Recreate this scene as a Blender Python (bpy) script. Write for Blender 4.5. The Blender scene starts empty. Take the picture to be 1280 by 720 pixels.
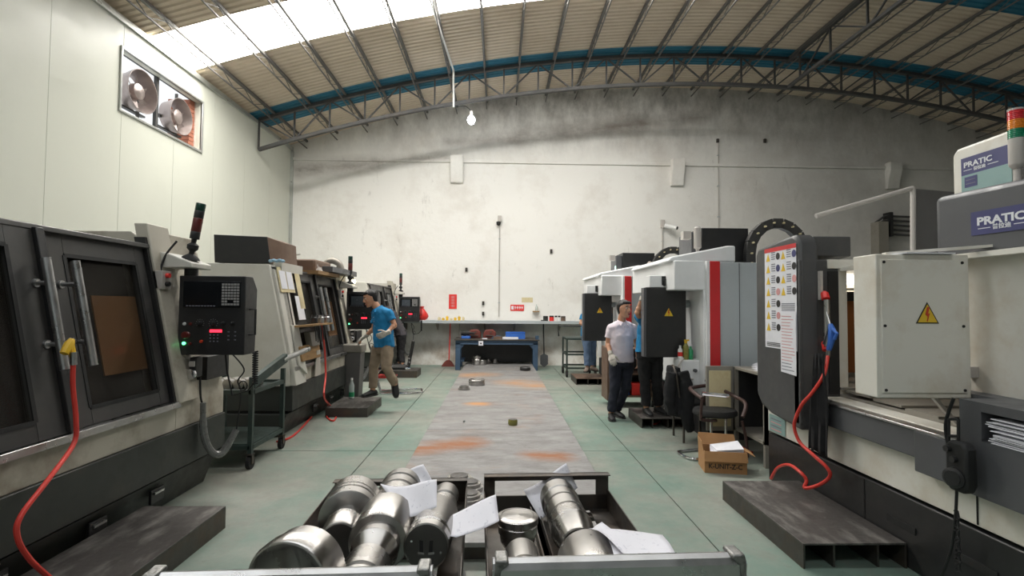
import bpy, bmesh, math, random
from mathutils import Vector, Matrix, Euler
from math import sin, cos, pi, radians
rnd = random.Random(7)
S = bpy.context.scene
COL = S.collection
V = Vector

# ---------------------------------------------------------------- camera
EYE = V((0, 0, 1.55))
cam = bpy.data.cameras.new('camera')
cam.lens = 18.0; cam.sensor_width = 36.0; cam.clip_start = 0.05; cam.clip_end = 200
camo = bpy.data.objects.new('camera', cam); COL.objects.link(camo)
camo.location = EYE
camo.rotation_euler = Euler((radians(92.06), radians(-0.45), radians(-1.52)), 'XYZ')
S.camera = camo
CM = camo.rotation_euler.to_matrix()
# ---------------------------------------------------------------- world, exposure
S.view_settings.view_transform = 'Standard'; S.view_settings.look = 'None'
S.view_settings.gamma = 1.0; S.view_settings.use_curve_mapping = False
S.view_settings.exposure = 0.22
SKYLIGHT = 20.0          # strength of the daylit translucent roof sheets
w = bpy.data.worlds.new('overcast_sky'); S.world = w; w.use_nodes = True
bg = w.node_tree.nodes['Background']
bg.inputs['Color'].default_value = (0.93, 0.97, 1.0, 1); bg.inputs['Strength'].default_value = 1.0
S.cycles.max_bounces = 8; S.cycles.diffuse_bounces = 5; S.cycles.use_denoising = True
S.cycles.sample_clamp_indirect = 6.0

# a pixel of the 1280x720 photograph turned into a point on a plane of the room
def ray(x, y): return CM @ V(((x-640)/640.0, -(y-360)/640.0, -1.0))
def PY(x, y, Y): r = ray(x, y); return EYE + r*(Y/r.y)
def PX(x, y, X): r = ray(x, y); return EYE + r*(X/r.x)
def PZ(x, y, Z): r = ray(x, y); return EYE + r*((Z-EYE.z)/r.z)

# ---------------------------------------------------------------- materials
def lin(c):
    f = lambda u: u/12.92 if u <= .04045 else ((u+.055)/1.055)**2.4
    return (f(c[0]/255), f(c[1]/255), f(c[2]/255), 1)
def nodes(name):
    m = bpy.data.materials.new(name); m.use_nodes = True
    nt = m.node_tree; b = nt.nodes['Principled BSDF']
    return m, nt, b
def noise(nt, scale, detail=4, rough=.6, coord=None, stretch=None):
    tc = nt.nodes.new('ShaderNodeTexCoord'); mp = nt.nodes.new('ShaderNodeMapping')
    nt.links.new(tc.outputs['Object'], mp.inputs['Vector'])
    if stretch: mp.inputs['Scale'].default_value = stretch
    n = nt.nodes.new('ShaderNodeTexNoise'); n.inputs['Scale'].default_value = scale
    n.inputs['Detail'].default_value = detail; n.inputs['Roughness'].default_value = rough
    nt.links.new(mp.outputs['Vector'], n.inputs['Vector'])
    return n
def ramp(nt, src, lo, hi, a=0., b=1.):
    r = nt.nodes.new('ShaderNodeMapRange'); r.inputs['From Min'].default_value = lo; r.inputs['From Max'].default_value = hi
    r.inputs['To Min'].default_value = a; r.inputs['To Max'].default_value = b
    nt.links.new(src, r.inputs['Value']); return r.outputs['Result']
def mixc(nt, fac, a, b):
    m = nt.nodes.new('ShaderNodeMix'); m.data_type = 'RGBA'
    if hasattr(fac, 'links') or hasattr(fac, 'is_linked'): nt.links.new(fac, m.inputs['Factor'])
    else: m.inputs['Factor'].default_value = fac
    for k, s in ((6, a), (7, b)):
        if isinstance(s, tuple): m.inputs[k].default_value = s
        else: nt.links.new(s, m.inputs[k])
    return m.outputs[2]
def bump(nt, b, src, strength, dist=.01):
    bp = nt.nodes.new('ShaderNodeBump'); bp.inputs['Strength'].default_value = strength; bp.inputs['Distance'].default_value = dist
    nt.links.new(src, bp.inputs['Height']); nt.links.new(bp.outputs['Normal'], b.inputs['Normal'])
def mat(name, c, rough=.5, metal=0., dirt=None, amount=.5, scale=3., stretch=None, bmp=0., bscale=60., coat=0., spec=.5):
    m, nt, b = nodes(name)
    b.inputs['Roughness'].default_value = rough; b.inputs['Metallic'].default_value = metal
    b.inputs['Coat Weight'].default_value = coat; b.inputs['Specular IOR Level'].default_value = spec
    base = lin(c)
    n = noise(nt, scale, 6, .65, stretch=stretch)
    if dirt is None: dirt = tuple(x*.8 for x in c)
    f = ramp(nt, n.outputs['Fac'], .48, .78, 0, amount)
    nt.links.new(mixc(nt, f, base, lin(dirt)), b.inputs['Base Color'])
    n2 = noise(nt, scale*3.1, 3)
    nt.links.new(ramp(nt, n2.outputs['Fac'], .3, .7, max(.02, rough-.08), min(1, rough+.1)), b.inputs['Roughness'])
    if bmp:
        n3 = noise(nt, bscale, 3); bump(nt, b, n3.outputs['Fac'], bmp, .004)
    return m
def emit(name, c, s):
    m, nt, b = nodes(name); b.inputs['Base Color'].default_value = lin(c)
    b.inputs['Emission Color'].default_value = lin(c); b.inputs['Emission Strength'].default_value = s; return m

MT = {}
MT['beige'] = mat('machine_cream_paint', (186, 180, 166), .45, dirt=(104, 84, 58), amount=.85, scale=2.6, bmp=.05)
MT['beige_side'] = mat('machine_ivory_paint', (202, 199, 190), .5, dirt=(165, 158, 142), amount=.5, scale=1.5)
MT['offwhite'] = mat('machine_white_paint', (222, 219, 210), .42, dirt=(176, 152, 116), amount=.55, scale=2.6)
MT['white'] = mat('white_paint', (232, 233, 233), .4, dirt=(205, 205, 205), amount=.4, scale=2)
MT['lightgrey'] = mat('light_grey_paint', (178, 184, 186), .45, dirt=(160, 165, 166), amount=.4, scale=2)
MT['charcoal'] = mat('charcoal_paint', (70, 70, 71), .45, dirt=(92, 90, 86), amount=.5, scale=3, bmp=.05)
MT['darkgrey'] = mat('dark_grey_paint', (84, 85, 88), .42, dirt=(70, 70, 72), amount=.4, scale=3)
MT['black'] = mat('black_paint', (36, 36, 37), .4, dirt=(56, 54, 50), amount=.5, scale=4, bmp=.04)
MT['greenblack'] = mat('dark_green_black_paint', (50, 52, 49), .45, dirt=(74, 70, 60), amount=.5, scale=3, bmp=.05)
MT['doorframe'] = mat('graphite_door_paint', (62, 61, 60), .4, dirt=(84, 80, 74), amount=.5, scale=3, bmp=.04)
MT['rubber'] = mat('black_rubber', (28, 28, 28), .7)
MT['steel'] = mat('worn_steel', (190, 190, 190), .32, 1., dirt=(120, 115, 108), amount=.5, scale=5)
MT['chrome'] = mat('chrome', (222, 222, 224), .14, 1.)
MT['darksteel'] = mat('blackened_steel', (88, 84, 80), .5, .7, dirt=(120, 92, 66), amount=.5, scale=4, bmp=.1)
MT['weld'] = mat('welded_corner_steel', (140, 140, 138), .4, .9, dirt=(50, 48, 46), amount=1., scale=40, bmp=.6, bscale=90)
MT['plate'] = mat('scuffed_steel_plate', (84, 80, 77), .5, .45, dirt=(168, 164, 158), amount=.75, scale=9, stretch=(1, .3, 1), bmp=.2, bscale=25)
MT['ragblue'] = mat('pale_blue_cloth', (150, 184, 206), .9)
MT['red'] = mat('red_paint', (206, 38, 42), .4, dirt=(170, 40, 36), amount=.4)
MT['redhose'] = mat('red_rubber_hose', (214, 62, 52), .38)
MT['redplastic'] = mat('red_plastic', (224, 54, 48), .4)
MT['yellow'] = mat('yellow_plastic', (222, 178, 40), .45)
MT['blue'] = mat('blue_plastic', (52, 104, 190), .4)
MT['bluegrey'] = mat('slate_blue_paint', (58, 80, 104), .5, dirt=(44, 52, 60), amount=.6, scale=4)
MT['green'] = mat('green_plastic', (40, 140, 92), .35)
MT['olive'] = mat('olive_liquid_plastic', (126, 122, 60), .3)
MT['whiteplastic'] = mat('white_plastic', (226, 226, 224), .4)
MT['paper'] = mat('paper', (226, 226, 232), .8, dirt=(206, 206, 214), amount=.5, scale=9)
MT['paperyellow'] = mat('yellowed_paper', (214, 200, 160), .8, dirt=(186, 160, 110), amount=.7, scale=9)
MT['card'] = mat('cardboard', (176, 132, 88), .8, dirt=(150, 108, 70), amount=.5, scale=5, bmp=.1)
MT['wood'] = mat('raw_plywood', (152, 120, 80), .7, dirt=(104, 78, 50), amount=.8, scale=4, stretch=(1, 1, 6))
MT['orangewood'] = mat('orange_brown_board', (158, 96, 50), .6, dirt=(130, 76, 40), amount=.5)
MT['pink'] = mat('lamp_grey_plastic', (150, 140, 132), .5)
MT['cable'] = mat('black_cable', (24, 24, 25), .5)
MT['sleeve'] = mat('grey_plastic_wrap', (112, 112, 110), .3, dirt=(160, 160, 158), amount=.6, scale=14)
MT['brown'] = mat('brown_steel_sheet', (110, 88, 74), .5, .2, dirt=(140, 118, 100), amount=.5)
MT['bench'] = mat('grey_sheet_metal', (150, 145, 136), .5, .3, dirt=(120, 110, 98), amount=.5)
MT['brownvinyl'] = mat('brown_vinyl_armrest', (72, 50, 46), .4)
MT['cloth'] = mat('black_cloth', (24, 24, 26), .95, bmp=.3, bscale=120)
MT['greencart'] = mat('dark_green_trolley_paint', (48, 62, 58), .5, dirt=(84, 80, 70), amount=.5)
MT['green_lens'] = mat('green_lamp_lens', (22, 128, 92), .25)
MT['dkgreen_lens'] = mat('unlit_dark_green_lens', (20, 60, 48), .3)
MT['orange_lens'] = mat('orange_lamp_lens', (226, 132, 36), .25)
MT['red_lens'] = mat('red_lamp_lens', (206, 44, 52), .25)
MT['dkred_lens'] = mat('unlit_dark_red_lens', (96, 34, 30), .3)
MT['silvergrey'] = mat('silver_grey_plastic', (190, 184, 178), .4)
MT['led_g'] = emit('green_indicator', (90, 255, 150), 4.0)
MT['led_r'] = emit('red_digits', (255, 40, 60), 3.0)
MT['tube'] = emit('machine_work_light', (255, 246, 226), 6.0)
MT['bulb'] = emit('lit_bulb', (240, 248, 255), 60.0)
MT['lit_green'] = emit('lit_signal_lamp', (190, 255, 226), 2.0)
MT['screen'] = mat('dead_screen', (22, 24, 27), .15)
MT['screen_lit'] = mat('dim_screen', (72, 78, 84), .2)
MT['key'] = mat('keycap_grey', (150, 148, 146), .5)
MT['navy'] = mat('sign_navy_print', (62, 64, 112), .5)
MT['teal'] = mat('sign_teal_print', (132, 162, 160), .5)
MT['print'] = mat('sign_silver_print', (226, 228, 232), .5)
MT['ink'] = mat('black_ink', (40, 38, 38), .6)
MT['inkgrey'] = mat('grey_ink', (120, 120, 130), .7)
MT['inkred'] = mat('red_ink', (206, 150, 150), .7)
MT['warn'] = mat('warning_yellow', (224, 186, 40), .5)
MT['warnred'] = mat('warning_red_bolt', (196, 62, 30), .5)
MT['brick'] = mat('raw_brick', (170, 110, 88), .85, dirt=(120, 76, 62), amount=.6, scale=8)
MT['tanroof'] = mat('tan_roof_sheet', (214, 199, 180), .55, dirt=(190, 172, 148), amount=.6, scale=1.2)
MT['blueroof'] = mat('blue_roof_sheet', (38, 112, 138), .5, dirt=(30, 92, 116), amount=.4, scale=2)
MT['purlin'] = mat('grey_primer_steel', (104, 102, 100), .55, .2, dirt=(84, 78, 72), amount=.5)
MT['truss'] = mat('dark_primer_steel', (74, 74, 74), .55, .2, dirt=(92, 82, 74), amount=.5)
MT['panelwall'] = mat('ivory_wall_panel', (216, 218, 206), .38, dirt=(206, 208, 196), amount=.4, scale=1)
MT['trim'] = mat('aluminium_trim', (196, 198, 194), .35, .6)
MT['fan'] = mat('galvanised_fan_steel', (176, 164, 160), .35, .6, dirt=(96, 80, 76), amount=.6)
MT['darkbrown'] = mat('oxide_red_tool_paint', (112, 54, 46), .5)
MT['skylight'] = emit('daylit_roof_sheet', (255, 252, 246), SKYLIGHT)
MT['skylight_fill'] = emit('added_roof_fill', (250, 253, 255), SKYLIGHT*.25)  # weaker glow for the added strips out of view
MT['skin'] = mat('skin', (196, 146, 116), .5, dirt=(180, 122, 96), amount=.4, scale=9)
MT['hair'] = mat('black_hair', (26, 23, 22), .55, bmp=.5, bscale=160)
MT['lip'] = mat('lips', (160, 92, 84), .5)
MT['eyew'] = mat('eye_white', (226, 222, 216), .3)
MT['glove'] = mat('grey_white_work_glove', (188, 182, 172), .9, dirt=(120, 112, 104), amount=.8, scale=20, bmp=.3, bscale=200)
MT['shirtblue'] = mat('blue_polo_fabric', (28, 124, 176), .85, bmp=.2, bscale=180)
MT['shirtwhite'] = mat('pale_pink_white_shirt_fabric', (226, 214, 222), .85, dirt=(208, 192, 206), amount=.4, bmp=.15, bscale=180)
MT['shirtdark'] = mat('charcoal_shirt_fabric', (72, 68, 72), .9, bmp=.2, bscale=180)
MT['khaki'] = mat('khaki_trouser_fabric', (142, 126, 106), .9, dirt=(116, 100, 84), amount=.5, scale=6, bmp=.2, bscale=160)
MT['navypants'] = mat('dark_navy_trouser_fabric', (38, 40, 52), .9, bmp=.2, bscale=160)
MT['blackpants'] = mat('black_trouser_fabric', (26, 25, 27), .9, bmp=.2, bscale=160)
MT['jeans'] = mat('blue_denim', (84, 104, 132), .9, dirt=(120, 138, 162), amount=.7, scale=7, bmp=.2, bscale=160)
MT['shoe'] = mat('black_shoe', (30, 30, 31), .6)
MT['shoetan'] = mat('taupe_shoe', (128, 112, 102), .7)
MT['sole'] = mat('dark_shoe_sole', (58, 56, 54), .7)

def turned_steel(axis='Y'):
    m, nt, b = nodes('turned_steel'); tg = nt.nodes.new('ShaderNodeTangent'); tg.direction_type = 'RADIAL'; tg.axis = axis
    nt.links.new(tg.outputs[0], b.inputs['Tangent']); b.inputs['Anisotropic'].default_value = .75; b.inputs['Anisotropic Rotation'].default_value = .25; b.inputs['Metallic'].default_value = 1
    b.inputs['Base Color'].default_value = lin((180, 177, 174)); b.inputs['Roughness'].default_value = .27
    n = noise(nt, 5, 4); nt.links.new(ramp(nt, n.outputs['Fac'], .3, .7, .24, .34), b.inputs['Roughness'])
    n2 = noise(nt, 3, 4); nt.links.new(mixc(nt, ramp(nt, n2.outputs['Fac'], .45, .75, 0, .5), lin((182, 179, 176)), lin((124, 120, 116))), b.inputs['Base Color'])
    return m
MT['turned'] = turned_steel('Y'); MT['turned_upright'] = turned_steel('Z')
MT['turneddark'] = mat('turned_end_face', (104, 102, 101), .4, 1., dirt=(96, 92, 90), amount=.6, scale=6)
def pane_mat():
    m, nt, b = nodes('dark_machine_glass'); o = nt.nodes['Material Output']
    t = nt.nodes.new('ShaderNodeBsdfTransparent'); t.inputs['Color'].default_value = (.85, .83, .8, 1)
    b.inputs['Base Color'].default_value = lin((70, 66, 62)); b.inputs['Roughness'].default_value = .18
    mx = nt.nodes.new('ShaderNodeMixShader'); mx.inputs['Fac'].default_value = .22
    nt.links.new(t.outputs[0], mx.inputs[1]); nt.links.new(b.outputs[0], mx.inputs[2]); nt.links.new(mx.outputs[0], o.inputs['Surface'])
    return m
MT['pane'] = pane_mat()
def clear_mat():
    m, nt, b = nodes('clear_bottle_plastic'); o = nt.nodes['Material Output']
    t = nt.nodes.new('ShaderNodeBsdfTransparent'); t.inputs['Color'].default_value = (.85, .9, .88, 1)
    b.inputs['Base Color'].default_value = (.8, .85, .84, 1); b.inputs['Roughness'].default_value = .1
    mx = nt.nodes.new('ShaderNodeMixShader'); mx.inputs['Fac'].default_value = .4
    nt.links.new(t.outputs[0], mx.inputs[1]); nt.links.new(b.outputs[0], mx.inputs[2]); nt.links.new(mx.outputs[0], o.inputs['Surface'])
    return m
MT['clear'] = clear_mat()
def plaster_mat():
    m, nt, b = nodes('stained_shaded_plaster'); b.inputs['Roughness'].default_value = .85
    tc = nt.nodes.new('ShaderNodeTexCoord'); sp = nt.nodes.new('ShaderNodeSeparateXYZ'); nt.links.new(tc.outputs['Object'], sp.inputs[0])
    z = sp.outputs['Z']
    def mth(op, a, c):
        q = nt.nodes.new('ShaderNodeMath'); q.operation = op; q.use_clamp = True
        for i, s in ((0, a), (1, c)):
            if isinstance(s, (int, float)): q.inputs[i].default_value = s
            else: nt.links.new(s, q.inputs[i])
        return q.outputs[0]
    col = lin((238, 236, 231))
    n1 = noise(nt, .8, 6, .7); col = mixc(nt, ramp(nt, n1.outputs['Fac'], .5, .78, 0, .45), col, lin((196, 186, 174)))
    # grey mottling, stronger towards the roof
    n2 = noise(nt, 2.2, 8, .75, stretch=(1, 1, .55)); hi = ramp(nt, z, 5.3, 7.0, 0, 1)
    f = mth('MULTIPLY', ramp(nt, n2.outputs['Fac'], .36, .66, .15, 1.0), hi); col = mixc(nt, mth('MULTIPLY', f, .75), col, lin((104, 99, 94)))
    # blotches of soot lower down, vertical brush strokes
    n3 = noise(nt, 3.5, 8, .8, stretch=(1, 1, .3)); col = mixc(nt, ramp(nt, n3.outputs['Fac'], .6, .82, 0, .7), col, lin((120, 112, 104)))
    # damp brown at the foot
    n4 = noise(nt, 1.6, 7, .7); lo = ramp(nt, z, 1.35, .1, 0, 1)
    col = mixc(nt, mth('MULTIPLY', ramp(nt, n4.outputs['Fac'], .42, .66, .1, .8), lo), col, lin((142, 116, 86)))
    # greyer to the right: weaker skylight there painted into the colour
    fx = ramp(nt, sp.outputs['X'], 3.5, 9.0, 0, .55); n5 = noise(nt, .7, 5, .7)
    col = mixc(nt, mth('MULTIPLY', fx, ramp(nt, n5.outputs['Fac'], .3, .7, .5, 1)), col, lin((138, 134, 129)))
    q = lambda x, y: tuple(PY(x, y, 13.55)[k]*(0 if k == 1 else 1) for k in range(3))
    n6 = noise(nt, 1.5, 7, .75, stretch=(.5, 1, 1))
    col = stain_or_shade(nt, col, [(q(375, 213), q(470, 205), .34, .5), (q(470, 205), q(555, 195), .24, .4), (q(560, 178), q(650, 172), .24, .4), (q(650, 172), q(800, 155), .34, .55), (q(800, 155), q(880, 146), .24, .4)], lin((128, 118, 110)), n6, axes=(1, 0, 1))  # diagonal smears: cast shadow of the truss painted into the plaster
    nt.links.new(col, b.inputs['Base Color'])
    nb = noise(nt, 9, 6); bump(nt, b, nb.outputs['Fac'], .35, .02)
    return m
def floor_mat():
    m, nt, b = nodes('worn_green_floor_paint'); b.inputs['Specular IOR Level'].default_value = .4
    n1 = noise(nt, .55, 7, .7); n2 = noise(nt, 3, 8, .75); n3 = noise(nt, 14, 5)
    col = mixc(nt, ramp(nt, n1.outputs['Fac'], .42, .6), lin((114, 135, 124)), lin((146, 147, 138)))
    col = mixc(nt, ramp(nt, n2.outputs['Fac'], .48, .74, 0, .7), col, lin((132, 130, 121)))
    col = mixc(nt, ramp(nt, n3.outputs['Fac'], .62, .8, 0, .5), col, lin((92, 92, 86)))
    nt.links.new(col, b.inputs['Base Color'])
    nt.links.new(ramp(nt, n2.outputs['Fac'], .3, .7, .38, .62), b.inputs['Roughness'])
    bump(nt, b, n3.outputs['Fac'], .05, .004)
    return m
MT['floor'] = floor_mat()
def stain_or_shade(nt, col, pts, colour, nz, gain=1.6, axes=(1, 1, 0)):
    """a stain mark, rust or painted shadow: capsule between two points, broken up by noise"""
    tc = nt.nodes.new('ShaderNodeTexCoord')
    def vm(op, a, b=None):
        q = nt.nodes.new('ShaderNodeVectorMath'); q.operation = op
        for i, s_ in ((0, a), (1, b)):
            if s_ is None: continue
            if isinstance(s_, (tuple, list)): q.inputs[i].default_value = s_
            else: nt.links.new(s_, q.inputs[i])
        return q
    def sm_(op, *a, clamp=False):
        q = nt.nodes.new('ShaderNodeMath'); q.operation = op; q.use_clamp = clamp
        for i, s_ in enumerate(a):
            if isinstance(s_, (int, float)): q.inputs[i].default_value = s_
            else: nt.links.new(s_, q.inputs[i])
        return q.outputs[0]
    for a, b_, r, amt in pts:
        a = V(a); b_ = V(b_); d = b_-a; L = max(d.length_squared, 1e-6)
        p = vm('MULTIPLY', tc.outputs['Object'], axes).outputs[0]
        pa = vm('SUBTRACT', p, tuple(a)).outputs[0]
        t = sm_('MULTIPLY', vm('DOT_PRODUCT', pa, tuple(d)).outputs['Value'], 1/L, clamp=True)
        sc = nt.nodes.new('ShaderNodeVectorMath'); sc.operation = 'SCALE'; sc.inputs[0].default_value = tuple(d); nt.links.new(t, sc.inputs['Scale'])
        dist = vm('LENGTH', vm('SUBTRACT', pa, sc.outputs[0]).outputs[0]).outputs['Value']
        f = sm_('SUBTRACT', 1.0, sm_('DIVIDE', dist, r), clamp=True)
        f = sm_('MULTIPLY', f, ramp(nt, nz.outputs['Fac'], .3, .62, .15, gain)); f = sm_('MULTIPLY', f, amt, clamp=True)
        col = mixc(nt, f, col, colour)
    return col
def bed_mat():
    m, nt, b = nodes('rusting_floor_steel'); b.inputs['Metallic'].default_value = .25
    n2 = noise(nt, 2.2, 7, .7, stretch=(1, 2.5, 1)); n3 = noise(nt, 12, 5); n1 = noise(nt, 1.3, 6, .65, stretch=(1, 1.6, 1))
    col = mixc(nt, ramp(nt, n2.outputs['Fac'], .35, .7), lin((152, 151, 151)), lin((122, 119, 117)))
    col = mixc(nt, ramp(nt, n1.outputs['Fac'], .56, .74, 0, .5), col, lin((160, 120, 92)))
    col = mixc(nt, ramp(nt, n3.outputs['Fac'], .55, .8, 0, .5), col, lin((94, 88, 84)))
    q = lambda x, y: tuple(PZ(x, y, 0)[k]*(1.43/1.55 if k < 2 else 0) for k in range(3))
    col = stain_or_shade(nt, col, [(q(515, 562), q(585, 553), .3, .95), (q(668, 569), q(700, 571), .22, .9)], lin((152, 100, 66)), n2)
    col = stain_or_shade(nt, col, [(q(592, 505), q(600, 505), .2, .8), (q(585, 469), q(606, 468), .45, .6), (q(645, 478), q(672, 482), .55, .6)], lin((196, 142, 88)), n2)
    nt.links.new(col, b.inputs['Base Color']); nt.links.new(ramp(nt, n2.outputs['Fac'], .3, .7, .42, .62), b.inputs['Roughness'])
    bump(nt, b, n3.outputs['Fac'], .08, .004)
    return m
MT['bed'] = bed_mat()
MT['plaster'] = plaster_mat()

# ---------------------------------------------------------------- building helpers
OFF = {}
def catmull(p, n=6):
    p = [V(q) for q in p]
    if len(p) < 3: return p
    out = []
    for i in range(len(p)-1):
        a = p[max(i-1, 0)]; b_ = p[i]; c = p[i+1]; d = p[min(i+2, len(p)-1)]
        for k in range(n):
            t = k/n
            out.append(.5*((2*b_)+(c-a)*t+(2*a-5*b_+4*c-d)*t*t+(3*b_-a-3*c+d)*t**3))
    out.append(p[-1]); return out
def frame_of(d, hint=V((0, 0, 1))):
    d = V(d).normalized(); h = V(hint)
    if abs(d.dot(h)) > .97: h = V((1, 0, 0))
    s = d.cross(h).normalized(); u = s.cross(d).normalized(); return d, s, u
class MB:
    def __init__(s): s.v = []; s.f = []; s.mi = []; s.m = 0; s.T = None
    def add(s, vs, fs):
        n = len(s.v)
        for q in vs: s.v.append((s.T @ V(q)) if s.T else V(q))
        for f in fs: s.f.append([n+i for i in f]); s.mi.append(s.m)
        return s
    def box(s, a, b):
        x0, y0, z0 = a; x1, y1, z1 = b
        return s.add([(x0,y0,z0),(x1,y0,z0),(x1,y1,z0),(x0,y1,z0),(x0,y0,z1),(x1,y0,z1),(x1,y1,z1),(x0,y1,z1)],
                     [(0,3,2,1),(4,5,6,7),(0,1,5,4),(1,2,6,5),(2,3,7,6),(3,0,4,7)])
    def slab(s, q, off):
        o = V(off); q = [V(p) for p in q]; n = len(q)
        fs = [tuple(range(n)), tuple(range(2*n-1, n-1, -1))]+[(i, (i+1) % n, n+(i+1) % n, n+i) for i in range(n)]
        return s.add(q+[p+o for p in q], fs)
    def prism(s, poly, ax, lo, hi):
        g = {'x': lambda p, t: (t, p[0], p[1]), 'y': lambda p, t: (p[0], t, p[1]), 'z': lambda p, t: (p[0], p[1], t)}[ax]
        return s.slab([g(p, lo) for p in poly], V(g((0, 0), hi))-V(g((0, 0), lo)))
    def rings(s, rs, cap=True, closed=False):
        n = len(rs[0]); vs = [p for r in rs for p in r]; fs = []
        m = len(rs)
        for k in range(m if closed else m-1):
            for i in range(n):
                a = k*n+i; b = k*n+(i+1) % n; k2 = (k+1) % m
                fs.append((a, b, k2*n+(i+1) % n, k2*n+i))
        if cap and not closed: fs += [tuple(range(n-1, -1, -1)), tuple(range((m-1)*n, m*n))]
        return s.add(vs, fs)
    def tube(s, pts, r, seg=8, smooth=0, closed=False):
        pts = catmull(pts, smooth) if smooth else [V(p) for p in pts]
        n = len(pts); rr = r if isinstance(r, (list, tuple)) else None
        rs = []; u = None
        for i, p in enumerate(pts):
            d = (pts[(i+1) % n if closed else min(i+1, n-1)]-pts[(i-1) % n if closed else max(i-1, 0)])
            if d.length < 1e-9: d = V((0, 0, 1))
            d.normalize()
            if u is None: _, sd, u = frame_of(d)
            u = (u-d*u.dot(d));
            if u.length < 1e-6: _, sd, u = frame_of(d)
            u.normalize(); sd = d.cross(u)
            q = r if not rr else rr[min(len(rr)-1, int(round(i*(len(rr)-1)/max(1, n-1))))] if len(rr) != n else rr[i]
            rs.append([p+(u*cos(2*pi*k/seg)+sd*sin(2*pi*k/seg))*q for k in range(seg)])
        return s.rings(rs, closed=closed)
    def cyl(s, a, b, r0, r1=None, seg=16): return s.tube([a, b], [r0, r0 if r1 is None else r1], seg)
    def lathe(s, prof, p0, d, seg=32):
        d, sd, u = frame_of(d); p0 = V(p0)
        return s.rings([[p0+d*t+(u*cos(2*pi*k/seg)+sd*sin(2*pi*k/seg))*max(r, 1e-4) for k in range(seg)] for r, t in prof])
    def ball(s, c, r, seg=12, R=None):
        c = V(c); r = (r, r, r) if isinstance(r, (int, float)) else r
        rs = []; n = max(5, seg//2+1)
        for i in range(n):
            a = -pi/2+pi*(i+.001 if i == 0 else i-.001 if i == n-1 else i)/(n-1)
            row = []
            for k in range(seg):
                p = V((r[0]*cos(a)*cos(2*pi*k/seg), r[1]*cos(a)*sin(2*pi*k/seg), r[2]*sin(a)))
                row.append(c+(R @ p if R else p))
            rs.append(row)
        return s.rings(rs)
    def bar(s, a, b, w, h=None, up=(0, 0, 1)):
        h = h or w; a = V(a); b = V(b); d, sd, u = frame_of(b-a, V(up))
        q = [a+sd*w/2+u*h/2, a-sd*w/2+u*h/2, a-sd*w/2-u*h/2, a+sd*w/2-u*h/2]
        return s.slab(q, b-a)
    def build(s, name, m, parent=None, bevel=0., ang=35, kind=None, label=None):
        me = bpy.data.meshes.new(name)
        o = V(OFF[parent.name]) if parent else V((0, 0, 0))
        me.from_pydata([tuple(p-o) for p in s.v], [], s.f)
        ms = m if isinstance(m, (list, tuple)) else [m]
        for q in ms: me.materials.append(MT[q] if isinstance(q, str) else q)
        me.polygons.foreach_set('material_index', s.mi)
        bm = bmesh.new(); bm.from_mesh(me); bmesh.ops.recalc_face_normals(bm, faces=bm.faces); bm.to_mesh(me); bm.free()
        me.shade_smooth(); me.set_sharp_from_angle(angle=radians(ang))
        ob = bpy.data.objects.new(name, me); COL.objects.link(ob)
        if bevel:
            bv = ob.modifiers.new('bevel', 'BEVEL'); bv.width = bevel; bv.segments = 2; bv.limit_method = 'ANGLE'; bv.angle_limit = radians(40)
        if parent: ob.parent = parent
        OFF[ob.name] = o
        if kind: ob['kind'] = kind
        if label: ob['label'] = label
        return ob
    def solo(s, name, m, label, cat, group=None, bevel=0., ang=35, kind=None):
        xs = [p.x for p in s.v]; ys = [p.y for p in s.v]; zs = [p.z for p in s.v]
        c = V(((min(xs)+max(xs))/2, (min(ys)+max(ys))/2, min(zs)))
        s.v = [p-c for p in s.v]
        ob = s.build(name, m, None, bevel, ang); ob.location = c; OFF[ob.name] = c
        ob['label'] = label; ob['category'] = cat
        if group: ob['group'] = group
        if kind: ob['kind'] = kind
        return ob
def thing(name, label, cat, loc=(0, 0, 0), group=None):
    o = bpy.data.objects.new(name, None); COL.objects.link(o); o.location = loc; o.empty_display_size = .1
    o['label'] = label; o['category'] = cat; OFF[o.name] = V(loc)
    if group: o['group'] = group
    return o
def struct(o): o['kind'] = 'structure'; return o
def copy_tree(o, loc=None, parent=None):
    c = o.copy(); COL.objects.link(c); OFF[c.name] = OFF[o.name]
    if parent: c.parent = parent
    if loc is not None: c.location = loc; OFF[c.name] = V(loc)
    for ch in list(o.children): copy_tree(ch, None, c)
    return c
def text(s, size, origin, right, up, m, parent, name='lettering', sx=1., bold=0., ext=.0008, align='LEFT'):
    cu = bpy.data.curves.new(name, 'FONT'); cu.body = s; cu.size = size; cu.extrude = ext; cu.offset = bold; cu.align_x = align
    cu.resolution_u = 3
    to = bpy.data.objects.new(name, cu); COL.objects.link(to)
    me = bpy.data.meshes.new_from_object(to.evaluated_get(bpy.context.evaluated_depsgraph_get()))
    bpy.data.objects.remove(to); bpy.data.curves.remove(cu)
    r = V(right).normalized(); u = V(up).normalized(); n = r.cross(u); o = V(origin)-V(OFF[parent.name])
    for vtx in me.vertices: c = vtx.co.copy(); vtx.co = o+r*c.x*sx+u*c.y+n*c.z
    me.materials.clear(); me.materials.append(MT[m] if isinstance(m, str) else m)
    ob = bpy.data.objects.new(name, me); COL.objects.link(ob); ob.parent = parent; OFF[ob.name] = V(OFF[parent.name])
    return ob
def rrect(w, h, r, n=4):
    out = []
    for cx, cy, a0 in ((w/2-r, h/2-r, 0), (-w/2+r, h/2-r, 90), (-w/2+r, -h/2+r, 180), (w/2-r, -h/2+r, 270)):
        for k in range(n+1):
            a = radians(a0+90*k/n); out.append((cx+r*cos(a), cy+r*sin(a)))
    return out
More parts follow.
